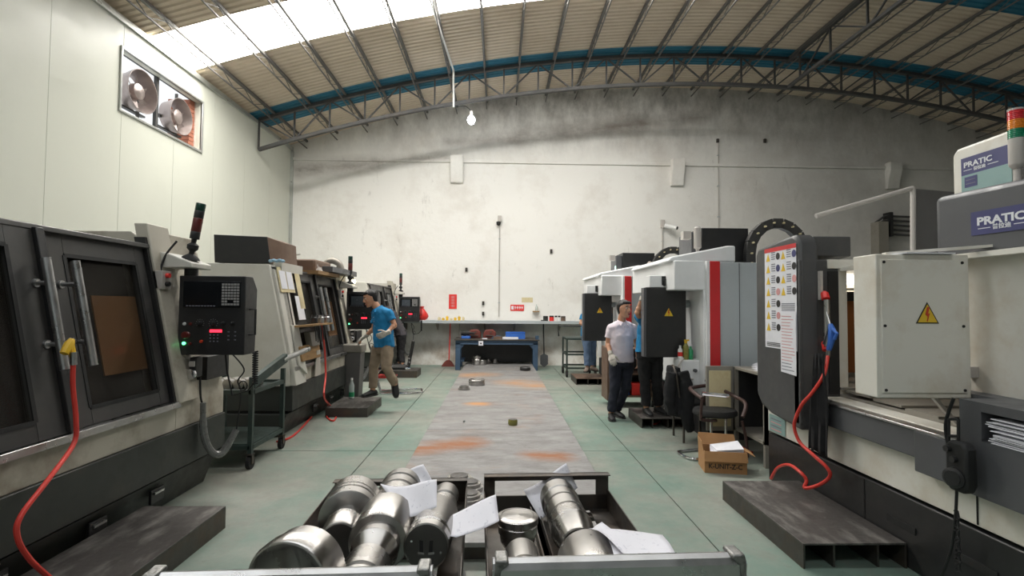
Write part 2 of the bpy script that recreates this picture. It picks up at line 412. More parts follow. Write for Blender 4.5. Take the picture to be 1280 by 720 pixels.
def warning(parent, c, right, up, size, bolt='warnred'):
    """yellow triangle with dark rim and a flash, on a panel facing right x up"""
    r = V(right).normalized(); u = V(up).normalized(); n = r.cross(u); c = V(c)
    mb = MB(); h = size*.88
    def tri(k, z): return [c+n*z+r*(size*.5*k*x)+u*(h*k*y) for x, y in ((-1, -.36), (1, -.36), (0, .67))]
    mb.slab(tri(1, .0), n*.002); mb.m = 1; mb.slab(tri(.84, .002), n*.0012); mb.m = 2
    z = .0034
    for pl in ([(-.02, .38), (.09, .38), (.02, .1), (-.1, .06)], [(-.1, .06), (.02, .1), (.1, .12), (.0, -.03)], [(.1, .12), (-.01, -.24), (-.04, -.2), (.0, -.03)]):
        mb.slab([c+n*z+r*(size*x)+u*(size*y) for x, y in pl], n*.0008)
    return mb.build('warning_sticker', ['ink', 'warn', bolt], parent)

# ================================================================ THE HALL
XL, XR, YB, YF = -5.5, 15.2, 13.55, -6.0
def zr(x, o=0.): return 5.72+o+1.72*(1-((x-5.0)/10.5)**2)
# floor: a dark bed with the cast slabs on it, joints left open
fl = struct(MB().box((XL-.2, YF, -.2), (XR+.2, YB+.2, -.012)).build('floor', 'ink'))
fx = [XL, -1.33, 1.42, 5.6, 9.8, XR]; fy = [YF, -2.45, 1.55, 5.55, 9.55, YB]
for i in range(5):
    for j in range(5):
        g = .005
        MB().box((fx[i]+g, fy[j]+g, -.05), (fx[i+1]-g, fy[j+1]-g, 0)).build('floor_slab', 'floor', fl)
# back wall, arched top, with the beam band and corbels
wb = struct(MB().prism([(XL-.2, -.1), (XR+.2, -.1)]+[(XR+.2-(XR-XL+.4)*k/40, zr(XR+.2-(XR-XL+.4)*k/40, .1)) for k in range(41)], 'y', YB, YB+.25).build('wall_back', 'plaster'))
MB().box((XL, YB-.05, 5.36), (XR, YB+.01, 5.44)).build('ledge', 'plaster', wb, bevel=.01)
for x in (-1.13, 4.76, 10.65):
    MB().prism([(YB, 5.52), (YB-.2, 5.52), (YB-.22, 5.3), (YB-.14, 5.05), (YB-.1, 4.82), (YB, 4.8)], 'x', x-.165, x+.165).build('corbel', 'plaster', wb, bevel=.012)
# right wall
struct(MB().box((XR, YF, -.1), (XR+.2, YB, 5.9)).build('wall_right', 'plaster'))
struct(MB().box((XL-.2, YF-.2, -.1), (-.5, YF, 6.4)).box((-.5, YF-.2, -.1), (XR+.2, YF, 7.6)).build('wall_front', 'lightgrey'))
# left wall: insulated panels with joints, cut for the fan window
WY0, WY1, WZ0, WZ1 = 7.46, 9.46, 4.36, 5.25
wl = bpy.data.objects.new('wall_left', None); COL.objects.link(wl); wl.location = (XL, 4, 0); OFF['wall_left'] = V((XL, 4, 0)); struct(wl)
y = 6.29-1.2*10
while y < YB:
    y0, y1 = max(YF, y), min(YB, y+1.2)
    if y1 > y0+.02:
        a, b_ = y0+.003, y1-.003
        mb = MB()
        cuts = sorted({a, b_, *(t for t in (WY0, WY1) if a < t < b_)})
        for c0, c1 in zip(cuts, cuts[1:]):
            if c0 >= WY0-.01 and c1 <= WY1+.01:
                mb.box((XL-.1, c0, -.05), (XL, c1, WZ0)); mb.box((XL-.1, c0, WZ1), (XL, c1, 5.74))
            else: mb.box((XL-.1, c0, -.05), (XL, c1, 5.74))
        mb.build('wall_panel', 'panelwall', wl)
    y += 1.2
MB().box((XL-.2, YF, 5.60), (XL-.104, YB, 5.9)).build('wall_backing', 'panelwall', wl)
MB().box((XL-.13, YF, -.05), (XL-.104, WY0, 5.7)).box((XL-.13, WY1, -.05), (XL-.104, YB, 5.7)).box((XL-.13, WY0, -.05), (XL-.104, WY1, WZ0)).build('wall_lining', 'panelwall', wl)
MB().box((XL, YB-.07, 0), (XL+.06, YB, 5.6)).build('corner_trim', 'trim', wl)
MB().box((XL, YF, 5.62), (XL+.04, YB, 5.7)).build('eaves_trim', 'trim', wl)
# fan window
wn = bpy.data.objects.new('window_1', None); COL.objects.link(wn); wn.location = (XL, 8.46, WZ0); OFF['window_1'] = V((XL, 8.46, WZ0)); struct(wn)
f = .035
for a, b_ in (((WY0-f, WZ1), (WY1+f, WZ1+f)), ((WY0-f, WZ0-f), (WY1+f, WZ0)), ((WY0-f, WZ0), (WY0, WZ1)), ((WY1, WZ0), (WY1+f, WZ1))):
    MB().box((XL-.02, a[0], a[1]), (XL+.025, b_[0], b_[1])).build('window_frame', 'trim', wn, bevel=.004)
for k in range(12):      # raw brick shown in the far reveal, under a thin strip of plaster
    for q in range(2):
        z0 = WZ0+k*.0745
        MB().box((XL-.5+q*.2, WY1-.16-.006*((k+q) % 3), z0+.006), (XL-.32+q*.2, WY1+.03, z0+.07)).build('brick', 'brick', wn)
MB().box((XL-.5, WY1-.01, WZ0-.05), (XL-.1, WY1+.2, WZ1+.05)).build('reveal', 'plaster', wn)
MB().box((XL-.14, WY0, WZ1), (XL-.1, WY1, WZ1+.06)).build('lintel', 'truss', wn)
MB().box((XL-.14, 8.36, WZ0), (XL-.09, 8.42, WZ1)).build('mullion', 'truss', wn)
MB().box((XL-.3, WY0-.06, WZ0-.1), (XL-.1, WY1, WZ0)).build('sill', 'panelwall', wn)
# roof: corrugated sheets running across, daylit strip, blue strips
def roof(y0, y1, x0, x1, name, m, parent):
    mb = MB(); n = max(2, int((x1-x0)/.5)); rows = []
    p = .125; k = int(round((y1-y0)/p)); ys = []
    for i in range(k):
        b0 = y0+(y1-y0)*i/k; d = (y1-y0)/k
        ys += [(b0, 0), (b0+d*.3, 0), (b0+d*.5, .022), (b0+d*.8, .022)]
    ys.append((y1, 0))
    for yy, h in ys: rows.append([V((x0+(x1-x0)*q/n, yy, zr(x0+(x1-x0)*q/n, .06+h))) for q in range(n+1)])
    vs = [p for r in rows for p in r]; W = n+1
    mb.add(vs, [(a*W+q, a*W+q+1, (a+1)*W+q+1, (a+1)*W+q) for a in range(len(rows)-1) for q in range(n)])
    return mb.build(name, m, parent)
ce = bpy.data.objects.new('ceiling', None); COL.objects.link(ce); ce.location = (4.5, 4, 7); OFF['ceiling'] = V((4.5, 4, 7)); struct(ce)
for a, b_ in ((YF, -2.6), (-1.65, 2.2), (3.15, 8.1), (9.25, 11.3), (12.2, 13.8)): roof(a, b_, XL-.1, XR+.1, 'roof_sheet', 'tanroof', ce)
roof(11.3, 12.2, XL-.1, XR+.1, 'blue_roof_sheet', 'blueroof', ce)
for a, b_ in ((8.1, 9.25), (2.2, 3.15), (-2.6, -1.65)):  # only the first strip is in view; the others are added fill light
    for x0, x1 in ((XL-.1, -2.3), (-2.3, .9), (.9, 4.1)): roof(a, b_, x0, x1, 'skylight_sheet', 'skylight' if a > 5 else 'skylight_fill', ce)
    roof(a, b_, 4.1, XR+.1, 'blue_roof_sheet', 'blueroof', ce)
# purlins: light lattice rafters running away from the camera
def purlin(x):
    t = MB(); z = zr(x)
    t.box((x-.025, YF, z-.0), (x+.025, YB, z+.05)).bar((x, YF, z-.16), (x, YB, z-.16), .022)
    k = 0; y = -1.0
    while y < YB-.4:
        t.bar((x, y, z-.16 if k % 2 else z), (x, y+.4, z if k % 2 else z-.16), .012); k += 1; y += .4
    return t
for k in range(25):
    x = -5.1+.79*k
    if x < XR: purlin(x).build('purlin', 'purlin', ce)
# the arched truss in front of the back wall
tr = bpy.data.objects.new('trim_1', None); COL.objects.link(tr); tr.location = (4.5, 11.6, 6.7); OFF['trim_1'] = V((4.5, 11.6, 6.7)); struct(tr); tr['label'] = 'arched steel lattice truss under the roof before the back wall'
TY = 11.6
def zt(x, o=0): return zr(x)-.69+o
xs = [XL+.05+.395*k for k in range(53) if XL+.05+.395*k < XR]
for nm, o, w_ in (('top_chord', .67, .09), ('bottom_chord', 0, .09)):
    mb = MB()
    for a, b_ in zip(xs, xs[1:]): mb.bar((a, TY, zt(a, o)), (b_+.004, TY, zt(b_, o)), w_, .07)
    mb.build(nm, 'truss', tr)
for k in range(0, len(xs)-2, 2):
    MB().bar((xs[k], TY, zt(xs[k])), (xs[k], TY, zt(xs[k], .67)), .035, .035).build('web_post', 'truss', tr)
    i, j = (k, k+2) if (k//2) % 2 else (k+2, k)
    MB().bar((xs[i], TY+.02, zt(xs[i])), (xs[j], TY+.02, zt(xs[j], .67)), .03, .03).build('web_diagonal', 'truss', tr)
# bracing truss running lengthwise
t2 = bpy.data.objects.new('trim_2', None); COL.objects.link(t2); t2.location = (6.7, 8, 6.7); OFF['trim_2'] = V((6.7, 8, 6.7)); struct(t2); t2['label'] = 'lengthwise lattice bracing truss under the roof'
BX = 6.7
for o, nm in ((0, 'bottom_chord'), (.6, 'top_chord')): MB().bar((BX, 2, zt(BX, o)), (BX, TY, zt(BX, o)), .07, .06).build(nm, 'truss', t2)
for k in range(9):
    yy = TY-1.05*k-.5
    MB().bar((BX, yy, zt(BX)), (BX, yy, zt(BX, .6)), .035).build('web_post', 'truss', t2)
    MB().bar((BX+.02, yy, zt(BX, .6 if k % 2 else 0)), (BX+.02, yy-1.05, zt(BX, 0 if k % 2 else .6)), .03).build('web_diagonal', 'truss', t2)
# raised steel bed down the middle, plate by plate
bed = struct(MB().box((-.77, 3.2, 0), (.82, 13.0, .09)).build('trim_3', 'darksteel')); bed['label'] = 'low steel bed running down the middle of the floor'
ye = [3.15, 6.0, 8.7, 11.4, 13.0]
for a, b_ in zip(ye, ye[1:]): MB().box((-.81, a+.006, .09), (.855, b_-.006, .12)).build('steel_plate', 'bed', bed, bevel=.003)

# ---------------------------------------------------------------- exhaust fans in the window
def fan(yc, zc, r, label):
    t = thing('exhaust_fan', label, 'fan', (XL-.16, yc, zc-r), 'exhaust fans in the high window')
    x = XL-.22
    sh = MB(); prof_o = [(r*.8, 0), (r*.86, .08), (r*.98, .18), (r*1.03, .24)]; prof_i = [(r*1.0, .24), (r*.95, .17), (r*.83, .08), (r*.77, 0)]
    d, sd, u = frame_of((1, 0, 0)); P0 = V((x, yc, zc))
    sh.rings([[P0+d*t_+(u*cos(2*pi*k/28)+sd*sin(2*pi*k/28))*q for k in range(28)] for q, t_ in prof_o+prof_i], cap=False, closed=True)
    sh.build('fan_shroud', 'fan', t)
    MB().lathe([(.1*r/.4, 0), (.12, .03), (.12, .12), (.05, .16)], (x+.06, yc, zc), (1, 0, 0), 16).build('hub', 'fan', t)
    for k in range(6):
        a = 2*pi*k/6+.3; p = V((x+.1, yc+cos(a)*.08, zc+sin(a)*.08)); q = V((x+.1, yc+cos(a)*r*.74, zc+sin(a)*r*.74))
        tg = V((.5, -sin(a)*.8, cos(a)*.8)).normalized()
        MB().slab([p-tg*.04, q-tg*.09, q+tg*.09, p+tg*.04], V((.006, 0, 0))).build('blade', 'fan', t)
    MB().bar((x+.02, yc-r*.95, zc-r*.25), (x+.02, yc+r*.95, zc-r*.25), .05).box((x-.04, yc-.12, zc-.4*r), (x+.1, yc+.12, zc-.14*r)).build('motor_bracket', 'truss', t)
    MB().box((x-.01, yc+r*.62, WZ0), (x+.03, yc+r*.62+.03, WZ1)).build('post', 'purlin', t)
    MB().box((x-.02, yc-r*1.05, zc-r*.9), (x+.05, yc+r*1.05, zc-r*.82)).build('crossbar', 'truss', t)
fan(7.90, 4.80, .32, 'round galvanised exhaust fan nearer the camera in the high left window')
fan(8.86, 4.77, .30, 'round galvanised exhaust fan beside the bare brick reveal of the window')

# ================================================================ LEFT ROW: slant-front lathes
def fxz(z, o=0.): return -2.43-(z-.8)*.21+o       # the sloping front plane
def slantbox(mb, y0, y1, z0, z1, o0, o1):
    """block lying on the sloping front: from offset o0 (towards the machine) to o1 (towards the aisle)"""
    return mb.prism([(fxz(z0, o0), z0), (fxz(z0, o1), z0), (fxz(z1, o1), z1), (fxz(z1, o0), z1)], 'y', y0, y1)
def lathe_machine(oy, label, tilt, full=True, yend=4.62):
    t = thing('cnc_lathe', label, 'machine', (-3.1, 3.2+oy, 0), 'slant-front lathes along the panel wall')
    A, B_ = 1.7+oy, yend+oy
    def Y(v): return v+oy
    MB().prism([(-3.8, 0), (-2.56, 0), (-2.46, .27), (-3.8, .27)], 'y', A, B_-.02).build('base', 'greenblack', t, bevel=.008)
    MB().prism([(-3.8, .27), (-2.52, .27), (-2.52, .31), (-3.8, .31)], 'y', A+.02, B_-.05).build('base_gap', 'rubber', t)
    MB().prism([(-3.8, .305), (-2.40, .305), (-2.40, .6), (-3.8, .6)], 'y', A, B_).build('skirt', 'greenblack', t, bevel=.006)
    for yy in (2.55, 3.2, 3.75):
        mb = MB().box((-2.47, Y(yy), .12), (-2.45, Y(yy)+.14, .22)); h = mb.build('drawer_pull', 'black', t, bevel=.003)
        MB().box((-2.455, Y(yy)+.02, .185), (-2.435, Y(yy)+.12, .2)).build('pull_bar', 'steel', h)
    # cream body with the sloping front; recessed where the doors run
    MB().prism([(-3.85, .6), (-2.42, .6), (-2.42, .8), (-3.85, .8)], 'y', A, Y(3.95)).build('body_sill_panel', 'beige', t, bevel=.005)
    MB().prism([(-3.85, .6), (-2.42, .6), (fxz(.8, .01), .8), (fxz(2.0), 2.0), (-2.8, 2.1), (-3.5, 2.1), (-3.85, 1.98)], 'y', Y(3.95), B_).build('body_end', 'beige_side' if oy else 'beige', t, bevel=.006)
    MB().prism([(-3.85, .8), (fxz(.8, -.2), .8), (fxz(1.98, -.2), 1.98), (-3.85, 1.98)], 'y', A, Y(3.95)).build('work_chamber', 'doorframe', t)
    if oy: MB().prism([(-3.85, .6), (-2.425, .6), (fxz(.8, .0), .8), (fxz(2.02), 2.02), (-3.4, 2.03), (-3.85, 2.03)], 'y', A-.05, A+.12).build('body_near_end', 'beige_side', t, bevel=.008)
    mb = MB().box((-2.5, A+.05, .77), (-2.385, Y(3.96), .815)); slantbox(mb, A+.05, Y(3.94), .80, .86, -.08, -.03)
    mb.build('door_sill', 'steel', t, bevel=.004)
    mb = slantbox(MB(), A, Y(3.95), 1.965, 2.0, -.25, .035); mb.build('door_track', 'doorframe', t, bevel=.006)
    # two sliding doors with dark panes
    for k, (y0, y1) in enumerate(((1.82, 3.0), (2.98, 3.9))):
        o0, o1 = (-.02, .03) if k == 0 else (-.05, .0)
        wy0, wy1, wz0, wz1 = (y0+.12, y1-.22, .92, 1.86) if k == 0 else (y0+.2, y1-.1, .92, 1.84)
        mb = MB()
        slantbox(mb, Y(y0), Y(wy0), .82, 1.975, o0, o1); slantbox(mb, Y(wy1), Y(y1), .82, 1.975, o0, o1)
        slantbox(mb, Y(wy0), Y(wy1), .82, wz0, o0, o1); slantbox(mb, Y(wy0), Y(wy1), wz1, 1.975, o0, o1)
        d = mb.build('door', 'doorframe', t, bevel=.003)
        slantbox(MB(), Y(wy0-.03), Y(wy1+.03), wz0-.03, wz1+.03, o0+.01, o0+.02).build('pane', 'pane', d)
        fr = MB()
        for a, b_, c, e in ((wy0-.012, wy0+.012, wz0, wz1), (wy1-.012, wy1+.012, wz0, wz1), (wy0, wy1, wz0-.012, wz0+.012), (wy0, wy1, wz1-.012, wz1+.012)): slantbox(fr, Y(a), Y(b_), c, e, o1-.004, o1+.004)
        fr.build('pane_gasket', 'rubber', d)
        hy = (2.92, 3.12)[k]
        hp = lambda z, o: V((fxz(z, o), Y(hy), z))
        hb = MB().cyl(hp(1.18, .11), hp(1.80, .11), .024, seg=12)
        for z in (1.32, 1.66): hb.cyl(hp(z, o1-.01), hp(z, .11), .013, seg=10); hb.cyl(hp(z, o1-.01), hp(z, o1+.012), .024, seg=12)
        hb.build('handle', 'steel', d, label='tubular steel pull handle')
        slantbox(MB(), Y(y1)-.05 if k == 0 else Y(y0), Y(y1) if k == 0 else Y(y0)+.06, .83, 1.98, o1, o1+.03).build('edge_seal', 'black', d, bevel=.004)
    slantbox(MB(), Y(3.40), Y(3.83), 1.08, 1.6, -.06, -.05).build('cardboard_patch', 'card', t)
    # post beside the doors, roof boxes
    slantbox(MB(), Y(3.93), Y(4.18), .8, 2.16, -.05, .05).build('door_post', 'beige', t, bevel=.008)
    slantbox(MB(), Y(3.905), Y(3.935), .8, 2.05, -.05, .03).build('door_post_trim', 'black', t)
    MB().box((-3.5, Y(4.19), 1.95), (-2.66, Y(4.56), 2.11)).build('roof_cover', 'beige', t, bevel=.008)
    # arm, panel
    MB().prism([(-2.85, 1.83), (-2.38, 1.83), (-2.38, 1.87), (-2.56, 1.94), (-2.85, 2.0)], 'y', Y(4.02), Y(4.3)).build('panel_arm', 'beige_side', t, bevel=.008)
    MB().cyl((-2.46, Y(4.16), 1.75), (-2.46, Y(4.16), 1.85), .05).build('arm_swivel', 'black', t)
    px0, px1, py, pz0, pz1 = -2.485, -1.975, Y(4.05), 1.155, 1.77
    p = MB().prism([(py, pz0), (py+.18, pz0), (py+.2, pz1-.1), (py+.12, pz1), (py, pz1)], 'x', px0, px1).build('control_panel', 'black', t, bevel=.006)
    W, H_ = px1-px0, pz1-pz0
    def pp(u, v, o=0.): return V((px0+u*W, py-o, pz1-v*H_))
    def rect(mb, u0, v0, u1, v1, o, th=.004): return mb.slab([pp(u0, v0, o), pp(u1, v0, o), pp(u1, v1, o), pp(u0, v1, o)], (0, th, 0))
    rect(MB(), .07, .07, .93, .40, .006, .006).build('display_bezel', 'screen', p, bevel=.002)
    rect(MB(), .15, .12, .55, .36, .008).build('screen', 'screen' if oy == 0 else 'screen_lit', p)
    mb = MB()
    for r in range(8):
        for c in range(6):
            if r == 6 and 1 < c < 4: continue
            u = .655+c*.045; v = .095+r*.036; rect(mb, u, v, u+.034, v+.026, .012, .006)
    mb.build('keypad', 'key', p, kind='stuff')
    mb = MB()
    for c in range(10): rect(mb, .12+c*.045, .375, .15+c*.045, .388, .009)
    for c in range(9): rect(mb, .48+(c % 3)*.055, .74+(c//3)*.04, .5+(c % 3)*.055, .755+(c//3)*.04, .004)
    for c in range(6): rect(mb, .75+(c % 2)*.1, .70+(c//2)*.05, .775+(c % 2)*.1, .714+(c//2)*.05, .004)
    mb.build('small_keys', 'inkgrey', p, kind='stuff')
    for u, r_ in ((.33, .022), (.53, .024), (.68, .016), (.82, .016)):
        k = MB().lathe([(r_, 0), (r_, .012), (r_*.7, .014), (r_*.62, .03), (.003, .032)], pp(u, .6), (0, -1, 0), 16).build('knob', 'rubber', p)
        if r_ > .02:
            q = MB()
            for a in range(9): an = -.6+a*.55; c_ = pp(u, .6, .002)+V((cos(an)*r_*1.35, 0, sin(an)*r_*1.35)); q.box(c_-V((.002, .002, .002)), c_+V((.002, .002, .002)))
            q.build('dial_ticks', 'key', k)
    for u, v, m_ in ((.1, .61, 'whiteplastic'), (.19, .61, 'dkred_lens'), (.1, .855, 'led_g'), (.19, .86, 'dkred_lens'), (.36, .83, 'warnred')):
        MB().lathe([(.012, 0), (.012, .01), (.002, .012)], pp(u, v), (0, -1, 0), 12).build('button', m_, p)
    MB().lathe([(.026, 0), (.012, .015), (.028, .03), (.024, .04), (.002, .042)], pp(.14, .75), (0, -1, 0), 16).build('emergency_stop', 'dkred_lens', p)
    rect(MB(), .48, .68, .66, .715, .003).build('digit_display', 'led_r', p)
    MB().tube([(px1, py+.07, pz1-.26), (px1+.05, py+.07, pz1-.26), (px1+.05, py+.07, pz1-.46), (px1, py+.07, pz1-.46)], .008).build('panel_handle', 'rubber', p)
    MB().prism([(py, pz0+.03), (py-.05, pz0+.08), (py-.07, pz0-.02), (py-.05, pz0-.06), (py, pz0)], 'x', px0-.1, px0-.01).build('paper_hook', 'whiteplastic', p, bevel=.006)
    # signal tower
    b0 = V((-2.46, Y(4.14), 1.9)); ax = V((tilt, 0, 1)).normalized(); q = MB()
    q.lathe([(.07, 0), (.06, .02), (.02, .05), (.02, .07), (.04, .09), (.042, .12), (.018, .14), (.02, .17)], b0, ax, 16); st = q.build('signal_tower', 'rubber', t)
    for z0, z1, m_ in ((.17, .23, 'black'), (.23, .34, 'dkred_lens'), (.34, .4, 'black'), (.4, .46, 'dkgreen_lens')):
        MB().lathe([(.034, 0), (.036, .004), (.036, z1-z0-.003), (.034, z1-z0)], b0+ax*z0, ax, 16).build('lamp_segment', m_, st)
    MB().tube([b0+V((-.06, -.08, .14)), b0+V((-.12, -.12, .02)), b0+V((-.14, -.15, -.12))], .008, smooth=4).build('tower_cable', 'cable', t)
    # small switch box by the post, niche under the panel, hand wheel and its cable
    sb = MB().box((-2.64, Y(3.93), 1.66), (-2.54, Y(4.04), 1.8)).build('switch_box', 'silvergrey', t, bevel=.004)
    for z, m_ in ((1.765, 'redplastic'), (1.7, 'rubber')): MB().cyl((-2.54, Y(3.98), z), (-2.515, Y(3.98), z), .018).build('switch_button', m_, sb)
    MB().box((-2.5, Y(4.26), .93), (-2.37, Y(4.6), 1.12)).build('niche_tray', 'black', t, bevel=.004)
    hw = MB().box((-2.42, Y(4.1), .97), (-2.37, Y(4.2), 1.13)).build('hand_wheel_box', 'black', t, bevel=.01)
    MB().lathe([(.04, 0), (.04, .02), (.03, .024), (.002, .026)], (-2.40, Y(4.1), 1.0), (0, -1, 0), 20).build('dial', 'chrome', hw)
    MB().box((-2.415, Y(4.085), 1.06), (-2.375, Y(4.1), 1.1)).build('selector', 'silvergrey', hw)
    c = V((-2.36, Y(4.2), 0))
    MB().tube([c+V((-.03, 0, .96)), c+V((-.02, 0, .8)), c+V((0, 0, .74))], .008, smooth=4).build('hand_wheel_cable', 'cable', t)
    MB().tube([c+V((0, 0, .76)), c+V((.0, .02, .52)), c+V((.04, .06, .36)), c+V((.1, .12, .33)), c+V((.17, .2, .5))], [.022, .028, .027, .03, .026], smooth=6, seg=10).build('cable_sleeve', 'sleeve', t)
    MB().tube([c+V((.17, .2, .5)), c+V((.19, .22, .8)), c+V((.16, .22, .9)), c+V((.2, .24, 1.0)), c+V((.1, .2, 1.15))], .006, smooth=6).build('loose_cable', 'cable', t)
    MB().tube([c+V((.2+.035*cos(a), .23, .86+.04*sin(a))) for a in [k*pi/6 for k in range(12)]], .005, closed=True).build('cable_loop', 'cable', t)
    coil = [V((px1+.04, py+.1, pz0+.02-.012*k/2)) + V((.02*cos(k*2.1), .02*sin(k*2.1), 0)) for k in range(44)]
    MB().tube(coil+[V((px1-.02, py+.12, .86)), V((px1-.15, py+.14, .82)), V((px1-.2, py+.15, 1.0)), V((px1-.22, py+.15, 1.16))], .007).build('coiled_cable', 'cable', t)
    return t
L1 = lathe_machine(0, 'nearest cream and black lathe with dark doors, at the left edge of the photo', .16)
L2 = lathe_machine(4.4, 'cream lathe behind the nearest one, with paper sheets and tool shelf on its front', 0)
L3 = lathe_machine(8.8, 'farthest lathe of the row, its panel beside a red bag near the back wall', 0, yend=4.6)
# the dark hood on top of the second lathe
t = thing('machine_hood', 'charcoal metal hood box with chamfered end standing on top of the second lathe', 'hood', (-3.0, 6.4, 2.2))
MB().slab([PY(267, 293, 6.2), PY(334, 296, 6.2), PY(338, 329, 6.2), PY(268, 328, 6.2)], (0, .7, 0)).build('hood_box', 'black', t, bevel=.006)
MB().slab([PY(334, 296, 6.2), PY(350, 302, 6.35), PY(352, 333, 6.35), PY(338, 329, 6.2)], (0, .5, 0)).build('hood_end', 'brown', t, bevel=.004)
MB().box((-3.3, 6.24, 1.95), (-2.62, 6.9, 2.06)).build('hood_base', 'beige_side', t)
r_ = MB(); 
for k in range(5): r_.ball((-2.72+.035*k, 6.17, 2.07+.008*(k % 2)), (.03, .03, .02), 8)
r_.solo('rag', 'ragblue', 'crumpled pale blue rag at the foot of the charcoal hood', 'rag')
# things on the second lathe's front (sloping plane, seen end on)
OY = 4.4
def sp(y, z, o=.04): return V((fxz(z, o), y, z))
def sheet(name, m, y0, y1, z0, z1, label, o=.05, group=None, cat='paper'):
    mb = MB().slab([sp(y0, z0, o), sp(y1, z0, o), sp(y1, z1, o), sp(y0, z1, o)], V((.004, 0, 0)))
    return mb.solo(name, m, label, cat, group)
MB().prism([(-2.9, .6), (fxz(.6, .03), .6), (fxz(2.0, .03), 2.0), (-2.9, 2.02)], 'y', 6.1, 6.42).build('front_post', 'beige_side', L2, bevel=.006)
bd = thing('clipboard', 'yellowed clip board with two white sheets on the near post of the second lathe', 'board', (-2.65, 6.26, 1.75))
MB().slab([sp(6.14, 1.70, .035), sp(6.56, 1.70, .035), sp(6.56, 2.0, .035), sp(6.14, 2.0, .035)], V((.012, 0, 0))).build('backing', 'paperyellow', bd, bevel=.002)
for y0 in (6.16, 6.36): MB().slab([sp(y0, 1.74, .05), sp(y0+.17, 1.74, .05), sp(y0+.17, 1.96, .05), sp(y0, 1.96, .05)], V((.003, 0, 0))).build('sheet', 'paper', bd)
sheet('notice_sheet', 'paper', 6.5, 6.72, 1.36, 1.66, 'white printed notice sheet under the clip board on the second lathe')
sheet('torn_sheet', 'paperyellow', 6.62, 6.78, 1.5, 1.95, 'long crumpled yellowed sheet beside the dark door of the second lathe')
ts = thing('tool_shelf', 'plywood tool shelf with box on the front of the second lathe', 'shelf', (-2.4, 6.55, 1.2))
MB().slab([sp(6.3, 1.27, .03), sp(7.05, 1.27, .03), V((-2.25, 7.05, 1.29)), V((-2.25, 6.3, 1.29))], (0, 0, .025)).build('shelf_board', 'wood', ts, bevel=.003)
MB().slab([sp(6.3, .86, .02), sp(6.95, .86, .02), sp(6.95, 1.04, .02), sp(6.3, 1.04, .02)], V((.06, 0, 0))).build('lower_board', 'wood', ts, bevel=.003)
MB().slab([sp(6.62, 1.02, .03), sp(6.9, 1.02, .03), sp(6.9, 1.2, .03), sp(6.62, 1.2, .03)], V((.08, 0, 0))).build('tin_box', 'bench', ts, bevel=.004)
MB().slab([sp(6.25, .82, .02), sp(6.4, .7, .04), sp(6.4, 1.3, .04), sp(6.25, 1.3, .02)], V((.03, 0, 0))).build('side_bracket', 'beige_side', ts)
MB().slab([V((-2.38, 6.75, .62)), V((-2.38, 6.95, .62)), V((-2.38, 6.92, .95)), V((-2.38, 6.8, .95))], V((.01, 0, 0))).build('hanging_flap', 'beige_side', ts)
for k in range(4): MB().lathe([(.035, 0), (.04, .01), (.04, .07), (.03, .08), (.032, .1), (.002, .1)], (-2.33+.05*(k % 2), 6.55+.11*k, 1.318), (0, 0, 1), 14).solo('tool_holder', 'steel' if k % 2 else 'black', ('grey' if k % 2 else 'dark')+' tool holder '+('standing at the near end of the plywood shelf', 'second from the near end on the plywood shelf', 'third along the plywood shelf', 'at the far end of the plywood shelf')[k], 'tool', 'tool holders on the plywood shelf')
for k in range(5): MB().tube([(-2.27, 6.42+.07*k, 1.285), (-2.26, 6.42+.07*k, 1.22), (-2.25, 6.42+.07*k, 1.1-.02*(k % 2))], [.008, .01, .006]).solo('hanging_tool', 'black', 'small dark tool hanging under the plywood shelf', 'tool', 'tools hanging under the plywood shelf')
# hose arch, beam and gooseneck lamp above the second lathe
t = thing('lamp_beam', 'dark grey beam with arched hose above the second lathe', 'beam', (-2.7, 8.0, 2.1))
MB().box((-2.95, 7.6, 2.04), (-2.45, 8.9, 2.12)).build('beam', 'darkgrey', t, bevel=.004)
MB().tube([PY(404, 338, 8.2), PY(409, 328, 8.2), PY(416, 326, 8.2), PY(424, 330, 8.2), PY(427, 338, 8.2)], .05, smooth=6, seg=12).build('arched_hose', 'bench', t)
MB().box((-3.0, 7.3, 2.0), (-2.6, 8.0, 2.2)).build('belt_cover', 'brown', t, bevel=.03)
MB().box((-2.9, 7.15, 1.98), (-2.5, 8.1, 2.03)).build('wood_ledge', 'wood', t)
t = thing('work_lamp', 'small grey bell lamp on a bent arm above the second lathe', 'lamp', PY(398, 340, 7.4))
MB().tube([PY(375, 338, 7.4), PY(390, 328, 7.4), PY(394, 327, 7.4), PY(399, 338, 7.4)], .012, smooth=4).build('lamp_arm', 'silvergrey', t)
p = PY(399, 338, 7.4); MB().lathe([(.02, .05), (.03, .03), (.07, -.02), (.075, -.03)], p, (.3, 0, 1), 16).build('lamp_shade', 'silvergrey', t)
t = thing('inspection_lamp', 'black lamp on a curved wire over the worker in blue', 'lamp', PY(395+33, 337, 8.8))
MB().tube([PY(428, 336, 8.8), PY(436, 339, 8.8), PY(441, 346, 8.8), PY(442, 350, 8.8)], .01, smooth=4).build('lamp_wire', 'cable', t)
MB().ball(PY(425, 336, 8.8), .07, 12).build('lamp_head', 'rubber', t); MB().ball(PY(442, 352, 8.8), .04, 10).build('lamp_bulb', emit('warm_bulb', (255, 240, 190), 8), t)
